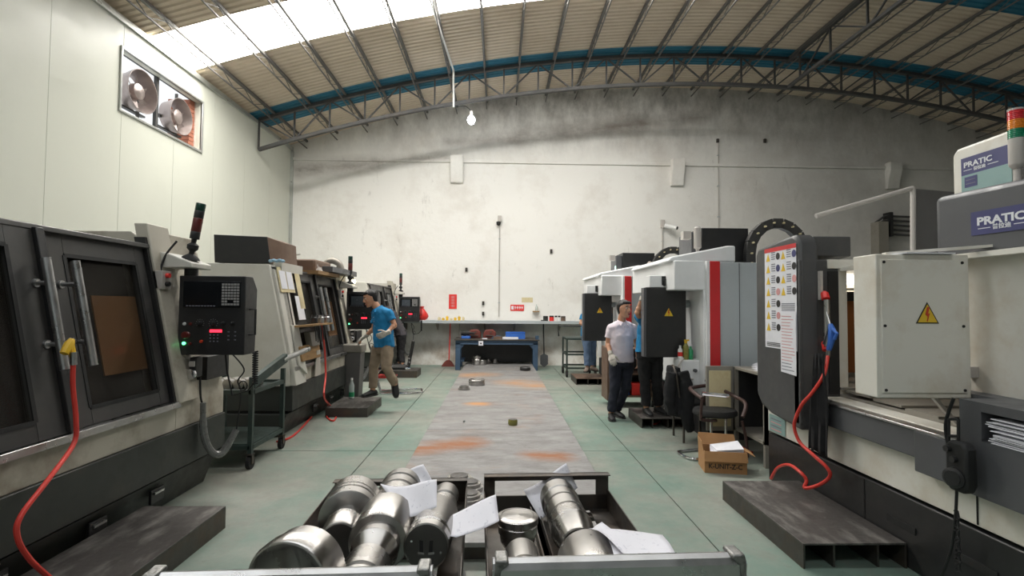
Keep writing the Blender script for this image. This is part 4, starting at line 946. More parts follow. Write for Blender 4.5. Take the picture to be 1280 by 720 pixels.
sign('red_sign', 638, 381, 655, 388.5, 'flat red sign with white square and characters on back wall', '', False)
a = PY(652, 378, YB); b_ = PY(666, 372, YB); sm(MB().box((a.x, YB-.004, a.z), (b_.x, YB-.001, b_.z)), 'faded_paper', 'paperyellow', 'faded cream paper stuck above the flat red sign', 'paper')
t = thing('bottle_rack', 'tiny brown wall rack with clear bottle right of the flat red sign', 'rack', PY(671, 390, 13.45))
a = PY(666, 390, 13.45); MB().box((a.x, 13.4, a.z), (a.x+.17, 13.54, a.z+.03)).build('rack_shelf', 'wood', t)
sm(MB().lathe([(.03, 0), (.035, .02), (.035, .1), (.012, .14), (.012, .17)], (a.x+.1, 13.46, a.z+.031), (0, 0, 1), 12), 'bottle', 'clear', 'small clear bottle standing in the brown wall rack', 'bottle')
for k, (px, w_, h_, m1, m2, lb) in enumerate(((682, .13, .13, 'greenblack', 'black', 'dark grey tin at the left of the row on the wall shelf'), (689.5, .12, .14, 'redplastic', 'black', 'orange red tin with dark top on the wall shelf'), (695, .07, .14, 'whiteplastic', 'rubber', 'left of the two white jars with black lids on the shelf'), (699, .07, .14, 'whiteplastic', 'rubber', 'right of the two white jars with black lids on the shelf'), (704, .12, .13, 'brown', 'darksteel', 'brown tin at the right end of the row on the wall shelf'))):
    t = thing('tin', lb, 'tin', (at_shelf(px), 13.2, 1.18), 'tins on the wall shelf'); c = (at_shelf(px), 13.2, 1.18)
    MB().lathe([(w_/2, 0), (w_/2, h_*.72)], c, (0, 0, 1), 14).build('tin_body', m1, t); MB().lathe([(w_/2.1, h_*.72), (w_/2.1, h_), (.003, h_)], c, (0, 0, 1), 14).build('lid', m2, t)
sm(MB().box((at_shelf(676), 13.1, 1.18), (at_shelf(681), 13.2, 1.21)), 'dark_rag', 'greenblack', 'small dark flat cloth left of the tins on the wall shelf', 'cloth')
posn = ('leftmost', 'second from the left', 'third from the left', 'fourth from the left', 'third from the right', 'second from the right', 'rightmost')
for k in range(7):
    x = at_shelf(549+5*k); h_ = (.09, .07, .12, .06, .08, .12, .10)[k]
    sm(MB().box((x-.03, 13.15, 1.18), (x+.035, 13.22, 1.18+h_*.8)).cyl((x, 13.185, 1.18+h_*.8), (x, 13.185, 1.18+h_), .012), 'yellow_bottle', 'yellow' if k % 3 else 'paperyellow', 'small yellow bottle on the wall shelf, '+posn[k]+' of its row', 'bottle', 'yellow bottles on the wall shelf')
# red bag at the end of the shelf
bgm = MB(); c = PY(527, 394, 13.1); n = 10
for j in range(7):
    z = .0+j*.055; r = (.09, .13, .14, .13, .11, .06, .03)[j]
rs = []
for j in range(8):
    z = j*.05; r = (.08, .125, .14, .135, .12, .08, .035, .05)[j]
    rs.append([V((c.x+r*1.1*cos(2*pi*k/n)*(1+.12*sin(k*2.3+j)), 13.15+r*.8*sin(2*pi*k/n), 1.185+z)) for k in range(n)])
bgm.rings(rs).solo('red_bag', 'redplastic', 'tied red plastic bag on the left end of the wall shelf', 'bag', ang=80)
# broom, pole, shovel
t = thing('broom', 'broom with red handle leaning on the back wall', 'broom', PZ(560, 458, 0))
c = PZ(560, 458, 0); MB().cyl((c.x+.02, c.y, .12), (PY(563, 402, 13.3).x, 13.3, 1.12), .014).build('handle', 'redplastic', t)
MB().prism([(-.17, 0), (.17, 0), (.10, .11), (.04, .16), (-.04, .16), (-.10, .11)], 'y', -.05, .05).build('brush', 'darkbrown', None).parent = t
sm(MB().cyl((PY(574, 440, 13.1).x, 13.05, 0), (PY(574, 403, 13.3).x, 13.4, 1.12), .014), 'pole', 'silvergrey', 'thin grey pole leaning behind the left end of the blue workbench', 'pole')
t = thing('shovel', 'shovel with dark handle leaning on the wall right of workbench', 'shovel', PZ(680, 459, 0))
c = PZ(680, 459, 0); MB().cyl((c.x, c.y, .28), (c.x+.0, 13.4, 1.1), .017).build('handle', 'black', t)
MB().prism([(c.x-.10, .3), (c.x-.02, .34), (c.x+.02, .34), (c.x+.10, .3), (c.x+.10, .08), (c.x, 0), (c.x-.10, .08)], 'y', c.y-.016, c.y-.004).build('blade', 'darkgrey', t)
# slate blue workbench straddling the steel bed
wbx0, wbx1, wy0, wy1 = -1.03, .97, 12.45, 13.25
t = thing('workbench', 'heavy slate blue steel workbench standing over the end of the steel bed', 'workbench', (0, 12.85, 0))
for x in (wbx0, wbx1-.12):
    for yy in (wy0, wy1-.1): MB().box((x, yy, 0), (x+.12, yy+.1, .66)).build('leg', 'bluegrey', t, bevel=.006)
for x, sx in ((wbx0+.12, 1), (wbx1-.12, -1)): MB().prism([(x, .62), (x+.1*sx, .62), (x, .50)], 'y', wy0+.02, wy0+.04).build('gusset', 'bluegrey', t)
MB().box((wbx0, wy0, .62), (wbx1, wy0+.04, .72)).build('front_apron', 'bluegrey', t, bevel=.004); MB().box((wbx0, wy1-.04, .62), (wbx1, wy1, .72)).build('rear_apron', 'bluegrey', t)
MB().box((wbx0-.03, wy0-.04, .72), (wbx1+.03, wy1, .75)).build('worktop', 'darksteel', t, bevel=.003)
MB().box((wbx0+.1, wy1-.12, .13), (wbx1-.1, wy1-.1, .62)).build('back_sheet', 'black', t)
MB().box((wbx0+.1, wy0+.1, .2), (wbx0+.2, wy1-.1, .24)).build('side_rail', 'bluegrey', t)
MB().box((wbx1-.06, wy0+.02, .75), (wbx1+.02, wy0+.12, .84)).build('corner_block', 'bluegrey', t)
MB().box((-.47, wy0-.046, .60), (-.36, wy0-.04, .71)).build('paper_tag', 'paper', t); MB().box((-.435, wy0-.048, .635), (-.395, wy0-.046, .67)).build('tag_print', 'ink', t)
def bench_obj(px, y, z=.75): return V((PY(px, 422, y).x, y, z))
t = thing('power_drill', 'dark drill with blue base at left on the workbench', 'tool', bench_obj(582, 12.8))
c = bench_obj(583, 12.75); MB().box((c.x-.12, c.y-.08, .75), (c.x+.1, c.y+.08, .81)).build('drill_base', 'blue', t, bevel=.01)
MB().cyl((c.x-.13, c.y, .88), (c.x+.08, c.y, .88), .06).cyl((c.x+.08, c.y, .88), (c.x+.2, c.y, .87), .03).bar((c.x-.05, c.y, .8), (c.x-.03, c.y, .88), .06).build('drill_body', 'rubber', t)
for k, (px, lb) in enumerate(((593, 'left of two red brown rounded vise bodies on the workbench'), (612, 'right of two red brown rounded vise bodies on the workbench'))):
    c = bench_obj(px, 12.95); t = thing('vise', lb, 'vise', c, 'red brown vises on the workbench')
    MB().prism([(c.x-.16, .75), (c.x-.16, .87), (c.x-.10, .96), (c.x+.08, .97), (c.x+.16, .9), (c.x+.16, .75)], 'y', c.y-.1, c.y+.1).build('vise_body', 'darkbrown', t, bevel=.02)
    MB().cyl((c.x+.03, c.y-.13, .9), (c.x+.03, c.y+.13, .9), .025).cyl((c.x-.1, c.y-.12, .82), (c.x+.1, c.y-.12, .82), .012).build('vise_screw', 'darksteel', t)
c = bench_obj(644, 12.85); t = thing('storage_bin', 'bright blue plastic bin at right on the workbench', 'bin', c)
mb = MB().box((c.x-.24, c.y-.16, .75), (c.x+.24, c.y+.16, .765))
for a, b_ in (((-.24, -.16), (.24, -.145)), ((-.24, .145), (.24, .16)), ((-.24, -.145), (-.225, .145)), ((.225, -.145), (.24, .145))): mb.box((c.x+a[0], c.y+a[1], .765), (c.x+b_[0], c.y+b_[1], .91))
mb.build('bin_shell', 'blue', t); MB().box((c.x-.25, c.y-.17, .895), (c.x+.25, c.y-.16, .915)).build('bin_rim', 'blue', t)
c = bench_obj(638, 12.55); sm(MB().box((c.x-.19, c.y-.06, .75), (c.x+.19, c.y+.06, .80)), 'white_carton', 'paper', 'flat white carton lying in front of the blue bin', 'box')
c = bench_obj(622, 12.6); sm(MB().box((c.x-.1, c.y-.05, .75), (c.x+.1, c.y+.05, .81)), 'red_box', 'brown', 'small brown box left of the flat white carton on the workbench', 'box')
c = bench_obj(620, 12.8); sm(MB().prism([(c.x-.12, .75), (c.x+.12, .75), (c.x+.1, .83), (c.x-.08, .80)], 'y', c.y-.1, c.y+.1), 'tool_case', 'bluegrey', 'dull blue tool case between the vises and the blue bin', 'case')
c = bench_obj(606, 12.5); sm(MB().box((c.x-.06, c.y-.04, .75), (c.x+.06, c.y+.04, .775)), 'white_pad', 'paper', 'small white pad at the front middle of the workbench', 'paper')
# conduits, cameras and anchors on the wall
def conduit(px, y0, y1, label, r=.012, dev=None):
    a, b_ = PY(px, y0, YB-.03), PY(px, y1, YB-.03); t = thing('conduit', label, 'conduit', b_)
    MB().cyl((a.x, YB-.03, b_.z), (a.x, YB-.03, a.z), r).build('pipe', 'silvergrey', t)
    for k in range(3): MB().box((a.x-.025, YB-.045, b_.z+(a.z-b_.z)*(.15+.35*k)), (a.x+.025, YB, b_.z+(a.z-b_.z)*(.15+.35*k)+.02)).build('clip', 'lightgrey', t)
    return a
a = conduit(624.5, 282, 396, 'thin conduit running down the middle of the back wall to the shelf')
t = thing('wall_device', 'small dark wall device above the middle conduit', 'device', (a.x, YB-.05, a.z+.05))
MB().box((a.x-.05, YB-.08, a.z+.1), (a.x+.05, YB, a.z+.26)).build('housing', 'silvergrey', t, bevel=.01); MB().lathe([(.06, 0), (.05, .06), (.003, .1)], (a.x-.03, YB-.06, a.z+.08), (0, -.3, -1), 14).build('lens_cap', 'rubber', t)
a = conduit(828, 285, 400, 'white conduit below the security camera on the back wall', .022)
t = thing('security_camera', 'white bullet security camera on the white conduit', 'camera', (a.x, YB-.1, a.z))
MB().box((a.x-.05, YB-.06, a.z), (a.x+.06, YB, a.z+.22)).build('mount', 'silvergrey', t, bevel=.01)
MB().cyl((a.x+.05, YB-.1, a.z+.05), (a.x+.3, YB-.3, a.z-.04), .06).build('camera_body', 'whiteplastic', t); MB().cyl((a.x+.28, YB-.285, a.z-.035), (a.x+.31, YB-.31, a.z-.045), .045).build('lens', 'rubber', t)
conduit(897.5, 178, 288, 'thin dark conduit on the right half of the back wall', .012)
t = thing('wall_pipes', 'bundle of five dark pipes on a bracket along the right back wall', 'pipes', PY(1110, 290, 13.4))
for k in range(5): MB().tube([PY(1092, 280+3*k, 13.48), PY(1106, 270+5.5*k, 13.4), PY(1160, 272+6*k, 13.4)], .03).build('pipe', 'truss', t)
a, b_ = PY(1110, 266, 13.42), PY(1110, 296, 13.42); MB().box((a.x-.04, 13.3, b_.z), (a.x+.05, YB, a.z)).build('bracket', 'black', t)
sm(MB().box((PY(1088, 272, YB).x, YB-.3, 0), (PY(1100, 272, YB).x, YB, PY(1090, 279, YB).z)), 'wall_cabinet', 'bench', 'tall grey duct standing against the right back wall', 'duct')
sm(MB().tube([PY(363, 319, 13.4), PY(375, 318, 13.2)], .02), 'pipe_stub', 'silvergrey', 'short pipe stub sticking out near the left wall corner', 'pipe')
for k, (px, py) in enumerate(((604, 379), (604, 392), (583, 337), (689, 314), (897, 176), (956, 176))):
    p = PY(px, py, YB-.02); sm(MB().box((p.x-.03, YB-.05, p.z-.05), (p.x+.03, YB, p.z+.05)).cyl((p.x, YB-.05, p.z), (p.x, YB-.1, p.z), .015), 'wall_anchor', 'darksteel', ('rusty wall anchor between the two red signs, upper one', 'rusty wall anchor just above the shelf under its twin', 'rusty wall anchor above the upright red sign', 'rusty wall anchor right of the wall device', 'dark wall anchor at the top of the thin dark conduit', 'dark wall anchor high on the grey wall at right')[k], 'anchor', 'wall anchors')
# bulb on its conduit
t = thing('hanging_bulb', 'lit bulb hanging below the roof truss before the back wall', 'lamp', PY(589, 152, 11.3))
p = PY(589, 150, 11.3)
MB().ball(p, (.085, .085, .10), 16).build('bulb', 'bulb', t); MB().cyl(p+V((0, 0, .08)), p+V((0, 0, .2)), .035).build('socket', 'silvergrey', t)
q = PY(567, 134, 11.3); xq = q.x
pts = [V((xq-.3, 6.0, zr(xq-.3)-.1)), V((xq-.15, 9.0, zr(xq)-.1)), V((xq, 11.15, zr(xq)-.12)), q]
MB().tube(pts, .022).build('feed_conduit', 'whiteplastic', t); MB().tube([q, q+V((.25, 0, .03)), p+V((0, 0, .2))], .008, smooth=5).build('flex', 'cable', t)

# ---------------------------------------------------------------- discs and rings on the steel bed
def disc(px, py, r, h, label, kind=0, m='turned_upright', z=.12, grp='turned discs on the steel bed'):
    c = PZ(px, py, z); t = thing('turned_disc', label, 'disc', c, grp)
    if kind == 0: pr_ = [(r*.94, 0), (r, .01), (r, h*.45), (r*.95, h*.5), (r, h*.55), (r, h-.01), (r*.95, h)]
    elif kind == 1: pr_ = [(r, 0), (r, h*.4), (r*.8, h*.45), (r*.8, h*.8), (r*.6, h*.82), (r*.6, h)]
    else: pr_ = [(r*.9, 0), (r, h*.2), (r, h*.8), (r*.9, h)]
    MB().lathe(pr_, c, (0, 0, 1), 28).build('rim', m, t)
    MB().lathe([(r*.9, h), (r*.88, h+.002), (r*.3, h+.002)] if kind != 1 else [(r*.6, h), (r*.3, h+.004)], c, (0, 0, 1), 28).build('face', 'turneddark' if kind else m, t); return c
disc(596, 481, .15, .1, 'large bright disc lying on the left of the steel bed')
disc(580, 487, .1, .07, 'smaller stepped ring left of the large disc on the bed', 1)
c = disc(596.5, 456, .13, .14, 'thick disc at the far left of the steel bed, carrying a smaller one')
disc(603, 456, .1, .12, 'thick disc leaning close to the right of the stacked pair', 0)
MB().lathe([(.09, 0), (.1, .02), (.1, .07), (.06, .09), (.003, .09)], c+V((0, 0, .143)), (0, 0, 1), 24).solo('turned_disc', 'turned_upright', 'small disc on top of the thick disc at the far left', 'disc', 'turned discs on the steel bed')
disc(610, 453.5, .09, .1, 'small stepped disc, left of two before the bench opening', 1)
disc(618.5, 453.5, .1, .1, 'small stepped disc, right of two before the bench opening', 1)
disc(624, 449.5, .2, .06, 'wide pale ring under the workbench at the end of bed', 2, 'paperyellow')
disc(654, 450.5, .1, .07, 'small bright disc alone at the far right of the bed', 1)
disc(656.5, 463, .12, .08, 'dark block shaped disc on the right edge of the bed', 2, 'black')
disc(641, 531, .057, .065, 'small olive green ring alone in the middle of the bed', 2, 'olive')
disc(580, 528, .014, .02, 'tiny steel nut lying left on the steel bed', 2, 'steel')
disc(574, 603, .12, .06, 'flat stepped disc on the bed behind the left tray, farthest', 1)
disc(588, 612, .1, .07, 'flat stepped disc on the bed behind the left tray, middle', 1)
disc(587, 625, .1, .06, 'flat stepped disc on the bed behind the left tray, nearest', 1)

# ================================================================ PEOPLE
def fuse(mb, name, m, parent, voxel=.0075, smooth=5, disp=0., label=None):
    """one continuous skin grown over overlapping shapes"""
    o = mb.build(name+'_tmp', m, parent)
    for md in list(o.modifiers): o.modifiers.remove(md)
    r = o.modifiers.new('r', 'REMESH'); r.mode = 'VOXEL'; r.voxel_size = voxel; r.use_smooth_shade = True
    q = o.modifiers.new('s', 'SMOOTH'); q.iterations = smooth; q.factor = .5
    if disp:
        tx = bpy.data.textures.new('folds', 'CLOUDS'); tx.noise_scale = .09; tx.noise_depth = 1
        d = o.modifiers.new('d', 'DISPLACE'); d.texture = tx; d.strength = disp; d.mid_level = .5
    dg = bpy.context.evaluated_depsgraph_get(); dg.update()
    me = bpy.data.meshes.new_from_object(o.evaluated_get(dg)); me.name = name
    old = o.data; o.modifiers.clear(); o.data = me; bpy.data.meshes.remove(old); o.name = name; OFF[o.name] = V(OFF[parent.name])
    me.materials.clear(); me.materials.append(MT[m]); me.shade_smooth()
    if label: o['label'] = label
    return o
def ell(c, a, b_, ra, rb, n=16): return [c+a*(ra*cos(2*pi*k/n))+b_*(rb*sin(2*pi*k/n)) for k in range(n)]
def limb(mb, pts, rad, seg=12):
    mb.tube(pts, rad, seg)
    for p, r in zip(pts, rad): mb.ball(p, r, 10)
def hand(mb, wr, d, n, s, k=1., curl=.35):
    d, n = V(d).normalized(), V(n); n = (n-d*n.dot(d)).normalized(); s = (V(s)-d*V(s).dot(d)); s = (s-n*s.dot(n)).normalized()
    mb.rings([ell(wr+d*x*k, s, n, a*k, b_*k, 12) for x, a, b_ in ((-.02, .024, .02), (.01, .03, .019), (.05, .041, .017), (.085, .041, .013), (.092, .035, .008))])
    for off, L in ((.031, .072), (.0105, .082), (-.0105, .076), (-.031, .058)):
        p = wr+d*(.082*k)+s*(off*k); dd = d.copy(); pts = [p]
        for seg, f in enumerate((.45, .32, .23)):
            a = curl*(1+.5*seg); dd = (dd*cos(a)+n*sin(a)).normalized(); m_ = n*cos(a)-d*sin(a)
            p = p+dd*(L*f*k); pts.append(p)
        limb(mb, pts, [.0098*k, .0092*k, .0085*k, .0075*k], 8)
    t0 = wr+d*.025*k+s*.028*k; limb(mb, [t0, t0+(s*.6+d*.6+n*.25)*.045*k, t0+(s*.55+d*.9+n*.5)*.075*k], [.014*k, .011*k, .009*k], 8)
def footframe(an, toe):
    d = (toe-an).normalized(); sd = d.cross(V((0, 0, 1))).normalized(); u = sd.cross(d).normalized()
    if u.z < 0: u = -u
    if abs(d.z) <= .62: d = V((d.x, d.y, 0)).normalized(); sd = d.cross(V((0, 0, 1))); return V((an.x, an.y, an.z-.085)), d, sd, V((0, 0, 1))
    return an-u*.06-d*.02, d, sd, u
def person(label, J, shirt, pants, shoe, look, hair='hair', gloves=(), sleeve=.62, hem=.06, open_mouth=False, collar=True, grip=None, group='workers', handdir=None):
    J = {k: V(v) for k, v in J.items()}
    for q in 'LR': J['sh'+q].z -= .028
    base = V(((J['anL'].x+J['anR'].x)/2, (J['anL'].y+J['anR'].y)/2, min(J['anL'].z, J['anR'].z)-.085))
    t = thing('person', label, 'person', base, group)
    lat = (J['shL']-J['shR']).normalized(); hl = (J['hpL']-J['hpR']).normalized()
    up = (J['neck']-J['pelvis']).normalized(); fw = lat.cross(up).normalized(); fwh = hl.cross(V((0, 0, 1))).normalized()
    # head frame
    hf = V(look).normalized(); hs = V((0, 0, 1)).cross(hf).normalized(); hu = hf.cross(hs).normalized(); H = J['head']-V((0, 0, .032))
    def hp(f, s_, u): return H+hf*f+hs*s_+hu*u
    SK = ((-.120, .018, .060, .018), (-.112, .034, .050, .036), (-.095, .048, .036, .052), (-.07, .059, .024, .066), (-.04, .066, .012, .08), (-.01, .071, .004, .09), (.03, .076, -.002, .096), (.07, .072, -.006, .092), (.095, .058, -.008, .074), (.112, .036, -.01, .046), (.12, .012, -.01, .016))
    b = MB()
    b.rings([[hp(cf+hd*sin(2*pi*k/20), hw*cos(2*pi*k/20), u) for k in range(20)] for u, hw, cf, hd in SK])
    b.tube([hp(.088, 0, .028), hp(.100, 0, .005), hp(.113, 0, -.022), hp(.094, 0, -.036)], [.009, .011, .0155, .012], 8)   # nose
    for s_ in (-1, 1):
        b.ball(hp(.004, .077*s_, -.005), (.012, .012, .03), 8); b.ball(hp(.098, .012*s_, -.028), .009, 8)
        b.tube([hp(.088, .014*s_, .035), hp(.089, .032*s_, .04), hp(.076, .052*s_, .034)], .008, 6); b.ball(hp(.066, .04*s_, -.025), .02, 8)
    b.ball(hp(.082, 0, -.075), (.018, .018, .013), 8); b.ball(hp(.08, 0, -.105), .017, 8)
    limb(b, [J['neck']-up*.03, H-hu*.06-hf*.02], [.06, .055])
    # trunk
    wa = J['pelvis'].lerp(J['chest'], .5)
    def trunk(g, rows): g.rings([ell(c, l, f, a, d_) for c, l, f, a, d_ in rows])
    trunk(b, [(J['pelvis']-V((0, 0, .09)), hl, fwh, .13, .09), (J['pelvis'], hl, fwh, .155, .105), (wa, (hl+lat).normalized(), fw, .135, .095), (J['chest'], lat, fw, .155, .105), (J['neck']-up*.07, lat, fw, .15, .08), (J['neck']-up*.01, lat, fw, .065, .06)])
    for q in 'LR':
        limb(b, [J['sh'+q], J['el'+q], J['wr'+q]], [.05, .04, .027]); b.ball(J['el'+q].lerp(J['wr'+q], .25), .041, 10)
        limb(b, [J['hp'+q], J['kn'+q], J['an'+q]], [.08, .055, .038]); b.ball(J['kn'+q].lerp(J['an'+q], .3)-fwh*.01, .052, 10)
        fo, fd, fs, fu = footframe(J['an'+q], J['toe'+q]); limb(b, [J['an'+q], fo+fu*.05, fo+fu*.04+fd*.09], [.034, .032, .022], 10)
        d = (handdir or {}).get(q) or (J['wr'+q]-J['el'+q]); s_ = 1 if q == 'L' else -1
        pn = (grip or {}).get(q) or (-lat*s_); thumb = V(d).normalized().cross(V(pn))*s_*-1
        if thumb.dot(fw) < 0 and not (grip or {}).get(q): thumb = -thumb
        hand(b, J['wr'+q], d, pn, thumb, 1., .38)
        if q in gloves:
            g = MB(); hand(g, J['wr'+q], d, pn, thumb, 1.14, .38); dd = V(d).normalized()
            g.tube([J['wr'+q]-dd*.05, J['wr'+q]+dd*.012], [.036, .034], 12); fuse(g, 'glove', 'glove', t, .006, 2)
    fuse(b, 'body', 'skin', t, .0068, 4)
    # face
    for s_ in (-1, 1):
        e = MB().ball(hp(.079, .032*s_, .016), (.0125, .0125, .0105), 10).build('eye', 'eyew', t); MB().ball(hp(.0885, .0325*s_, .016), .0058, 8).build('iris', 'rubber', e)
        MB().tube([hp(.098, .013*s_, .038), hp(.097, .033*s_, .045), hp(.083, .054*s_, .038)], [.004, .005, .003], 6).build('eyebrow', 'hair', t)
    if open_mouth:
        m_ = MB().ball(hp(.094, 0, -.068), (.016, .022, .017), 12).build('mouth', 'lip', t); MB().ball(hp(.103, 0, -.069), (.01, .016, .011), 10).build('mouth_inside', 'rubber', m_)
        MB().box((-.012, -.004, -.003), (.012, .004, .003)).build('teeth', 'eyew', m_).location = hp(.110, 0, -.061)-V(OFF[t.name])
    else: MB().tube([hp(.083, .022, -.069), hp(.097, .01, -.066), hp(.099, 0, -.067), hp(.097, -.01, -.066), hp(.083, -.022, -.069)], [.004, .007, .006, .007, .004], 8).build('mouth', 'lip', t)
    hr = MB(); HR = ((-.075, .05, -.05, .035), (-.045, .066, -.04, .056), (-.0, .079, -.038, .068), (.03, .083, -.03, .078), (.06, .083, -.02, .094), (.085, .074, -.013, .094), (.108, .056, -.012, .074), (.124, .034, -.012, .048), (.132, .012, -.012, .018))
    hr.rings([[hp(cf+hd*sin(2*pi*k/20), hw*cos(2*pi*k/20), u+.004*sin(k*2.7)) for k in range(20)] for u, hw, cf, hd in HR])
    for k in range(9): a = -1.1+.275*k; hr.tube([hp(.03+.03*cos(a), .056*sin(a), .105), hp(.052+.028*cos(a), .062*sin(a), .09), hp(.06+.026*cos(a), .066*sin(a), .068+.01*(k % 2))], [.014, .011, .005], 6)
    fuse(hr, 'hair', hair, t, .006, 2, .006)
    # clothes
    sh = MB(); pv = J['pelvis']
    trunk(sh, [(pv-V((0, 0, hem+.02)), hl, fwh, .185, .132), (pv, hl, fwh, .182, .132), (wa, (hl+lat).normalized(), fw, .17, .125), (J['chest'], lat, fw, .18, .128), (J['neck']-up*.085, lat, fw, .182, .1), (J['neck']-up*.045, lat, fw, .15, .09), (J['neck']-up*.012, lat, fw, .088, .078), (J['neck']+up*.008, lat, fw, .068, .066)])
    for q in 'LR':
        c = J['sh'+q].lerp(J['el'+q], sleeve) if sleeve < 1 else J['el'+q]
        p = [J['sh'+q], J['sh'+q].lerp(c, .4), c]; r = [.060, .063, .068]
        if sleeve > 1: p.append(J['wr'+q].lerp(J['el'+q], .05)); r = [.056, .058, .05, .042]
        sh.tube(p, r, 14); sh.ball(p[0], .062, 12); sh.tube([J['neck']-up*.04+lat*(.04 if q == 'L' else -.04), J['neck'].lerp(p[0], .55)-up*.012, p[0]], [.064, .063, .061], 14)
    so = fuse(sh, 'shirt', shirt, t, .009, 4, .022)
    if collar:
        nb = J['neck']+up*.004; cm = MB()
        for s_ in (-1, 1):
            cm.slab([nb-fw*.07+up*.03, nb+lat*s_*.068+up*.028, nb+fw*.075+lat*s_*.012-up*.01, nb+fw*.105+lat*s_*.055-up*.06, nb+lat*s_*.096-up*.028, nb-fw*.09-up*.02], fw*.004+lat*s_*.003)
        cm.build('collar', shirt, so, bevel=.002)
        pk = MB(); cc = J['chest']
        for k in range(5): pk.ball(nb.lerp(cc-up*.18, .18+.18*k)+fw*(.118-.05*max(0, .4-k*.2)), .007, 8)
        pk.build('placket_buttons', 'whiteplastic', so, kind='stuff')
    tr_ = MB(); trunk(tr_, [(pv+V((0, 0, .06)), hl, fwh, .158, .112), (pv, hl, fwh, .17, .122), (pv-V((0, 0, .1)), hl, fwh, .168, .118), (pv-V((0, 0, .15)), hl, fwh, .12, .09)])
    for q in 'LR': 
        an = J['an'+q]+(J['kn'+q]-J['an'+q]).normalized()*.03
        tr_.tube([J['hp'+q], J['hp'+q].lerp(J['kn'+q], .5), J['kn'+q], J['kn'+q].lerp(an, .5), an], [.097, .088, .073, .068, .064], 14); tr_.ball(J['kn'+q], .072, 10)
    fuse(tr_, 'trousers', pants, t, .009, 4, .024)
    for q in 'LR':
        o, d, sd, u = footframe(J['an'+q], J['toe'+q])
        rows = ((-.075, .028, .05), (-.06, .036, .075), (-.02, .04, .095), (.03, .042, .085), (.09, .047, .062), (.14, .045, .05), (.175, .034, .036), (.19, .018, .022))
        g = MB(); g.rings([[o+d*x+sd*(w_*cos(2*pi*k/14))+u*(.012+max(0, h*.5*(1+sin(2*pi*k/14)))) for k in range(14)] for x, w_, h in rows])
        so = fuse(g, 'shoe', shoe, t, .006, 3)
        MB().slab([o+d*x+sd*w_ for x, w_ in ((-.08, .03), (-.03, .042), (.09, .05), (.15, .047), (.19, .03), (.198, 0), (.19, -.03), (.15, -.047), (.09, -.05), (-.03, -.042), (-.08, -.03))], u*.018).build('sole', 'sole', so)
    return t, hp
def at(px, py, Y): return PY(px, py, Y)
# man in the pale shirt, on the floor, laughing towards the right
Yw = 7.1; P = at
fz = lambda x, y, z: V((x, y, z))
W_, hpw = person('man in pale short sleeved shirt and navy trousers, mouth open, standing on floor', dict(
    head=P(780, 383.5, Yw-.03), neck=P(776.5, 402, Yw+.02), chest=P(776.5, 419, Yw), pelvis=P(776.5, 446, Yw+.01),
    shR=P(763.5, 408, Yw-.02), elR=P(760, 430, Yw), wrR=P(763.5, 443, Yw-.14), shL=P(791, 407.5, Yw+.06), elL=P(796.5, 429, Yw+.1), wrL=P(797.5, 449, Yw+.02),
    hpR=P(769.5, 450, Yw), hpL=P(784, 450, Yw+.04), knR=P(769, 483, Yw-.03), knL=P(782, 484, Yw+.05), anR=V((1.575, 7.12, .085)), anL=V((1.69, 7.30, .085)), toeR=V((1.56, 6.94, .03)), toeL=V((1.755, 7.13, .03))),
    'shirtwhite', 'navypants', 'shoe', (.5, -.83, -.02), gloves=('R',), open_mouth=True, hem=.05, grip={'R': V((.2, .9, .1))})
MB().cyl(P(797.2, 446, Yw+.03), P(797.4, 448.3, Yw+.03), .034, seg=14).build('wrist_watch', 'steel', W_)
# man in the blue polo leaning to the panel, one heel lifted
Yb = 7.62
B_, hpb = person('man in blue polo shirt and khaki trousers leaning to the lathe panel', dict(
    head=P(463.5, 370, Yb-.02), neck=P(473, 385, Yb), chest=P(477.5, 399, Yb), pelvis=P(480, 429, Yb),
    shR=P(471, 391, Yb+.14), elR=P(467, 411, Yb+.16), wrR=P(457, 420, Yb+.18), shL=P(486, 388.5, Yb-.14), elL=P(493, 406, Yb-.16), wrL=P(484, 416, Yb-.27),
    hpR=P(473, 433, Yb+.07), hpL=P(484, 433, Yb-.06), knR=P(467, 460, Yb+.07), knL=P(483, 460, Yb-.16), anR=P(466, 487.5, Yb+.05), anL=P(494.5, 481.5, Yb-.05), toeR=P(454, 494, Yb-.1), toeL=P(497, 496, Yb-.12)),
    'shirtblue', 'khaki', 'shoe', (-.86, -.42, -.3), gloves=('L', 'R'), hem=.04, grip={'R': V((.2, -.3, -1)), 'L': V((-.3, .9, 0))}, handdir={'L': V((-.8, -.1, -.35)), 'R': V((-.8, 0, -.6))})
# operator behind the nearer black panel
Yo = 6.82
person('operator in blue shirt and black trousers hidden behind the nearer black panel', dict(
    head=P(821, 378, Yo), neck=P(816, 394, Yo+.02), chest=P(813, 410, Yo), pelvis=P(811, 438, Yo),
    shR=P(802, 398, Yo-.06), elR=P(797, 391, Yo-.3), wrR=P(803, 372, Yo-.34), shL=P(829, 400, Yo), elL=P(835, 420, Yo-.05), wrL=P(833, 436, Yo-.2),
    hpR=P(805, 443, Yo), hpL=P(820, 443, Yo), knR=P(806, 476, Yo), knL=P(821, 476, Yo), anR=V((1.98, 6.82, .215)), anL=V((2.17, 6.9, .215)), toeR=V((1.99, 6.66, .15)), toeL=V((2.22, 6.74, .15))),
    'shirtblue', 'blackpants', 'shoe', (.3, -.9, -.1), gloves=('R',), hem=.0, handdir={'R': V((.3, .2, 1))}, grip={'R': V((.9, -.3, -.2))})
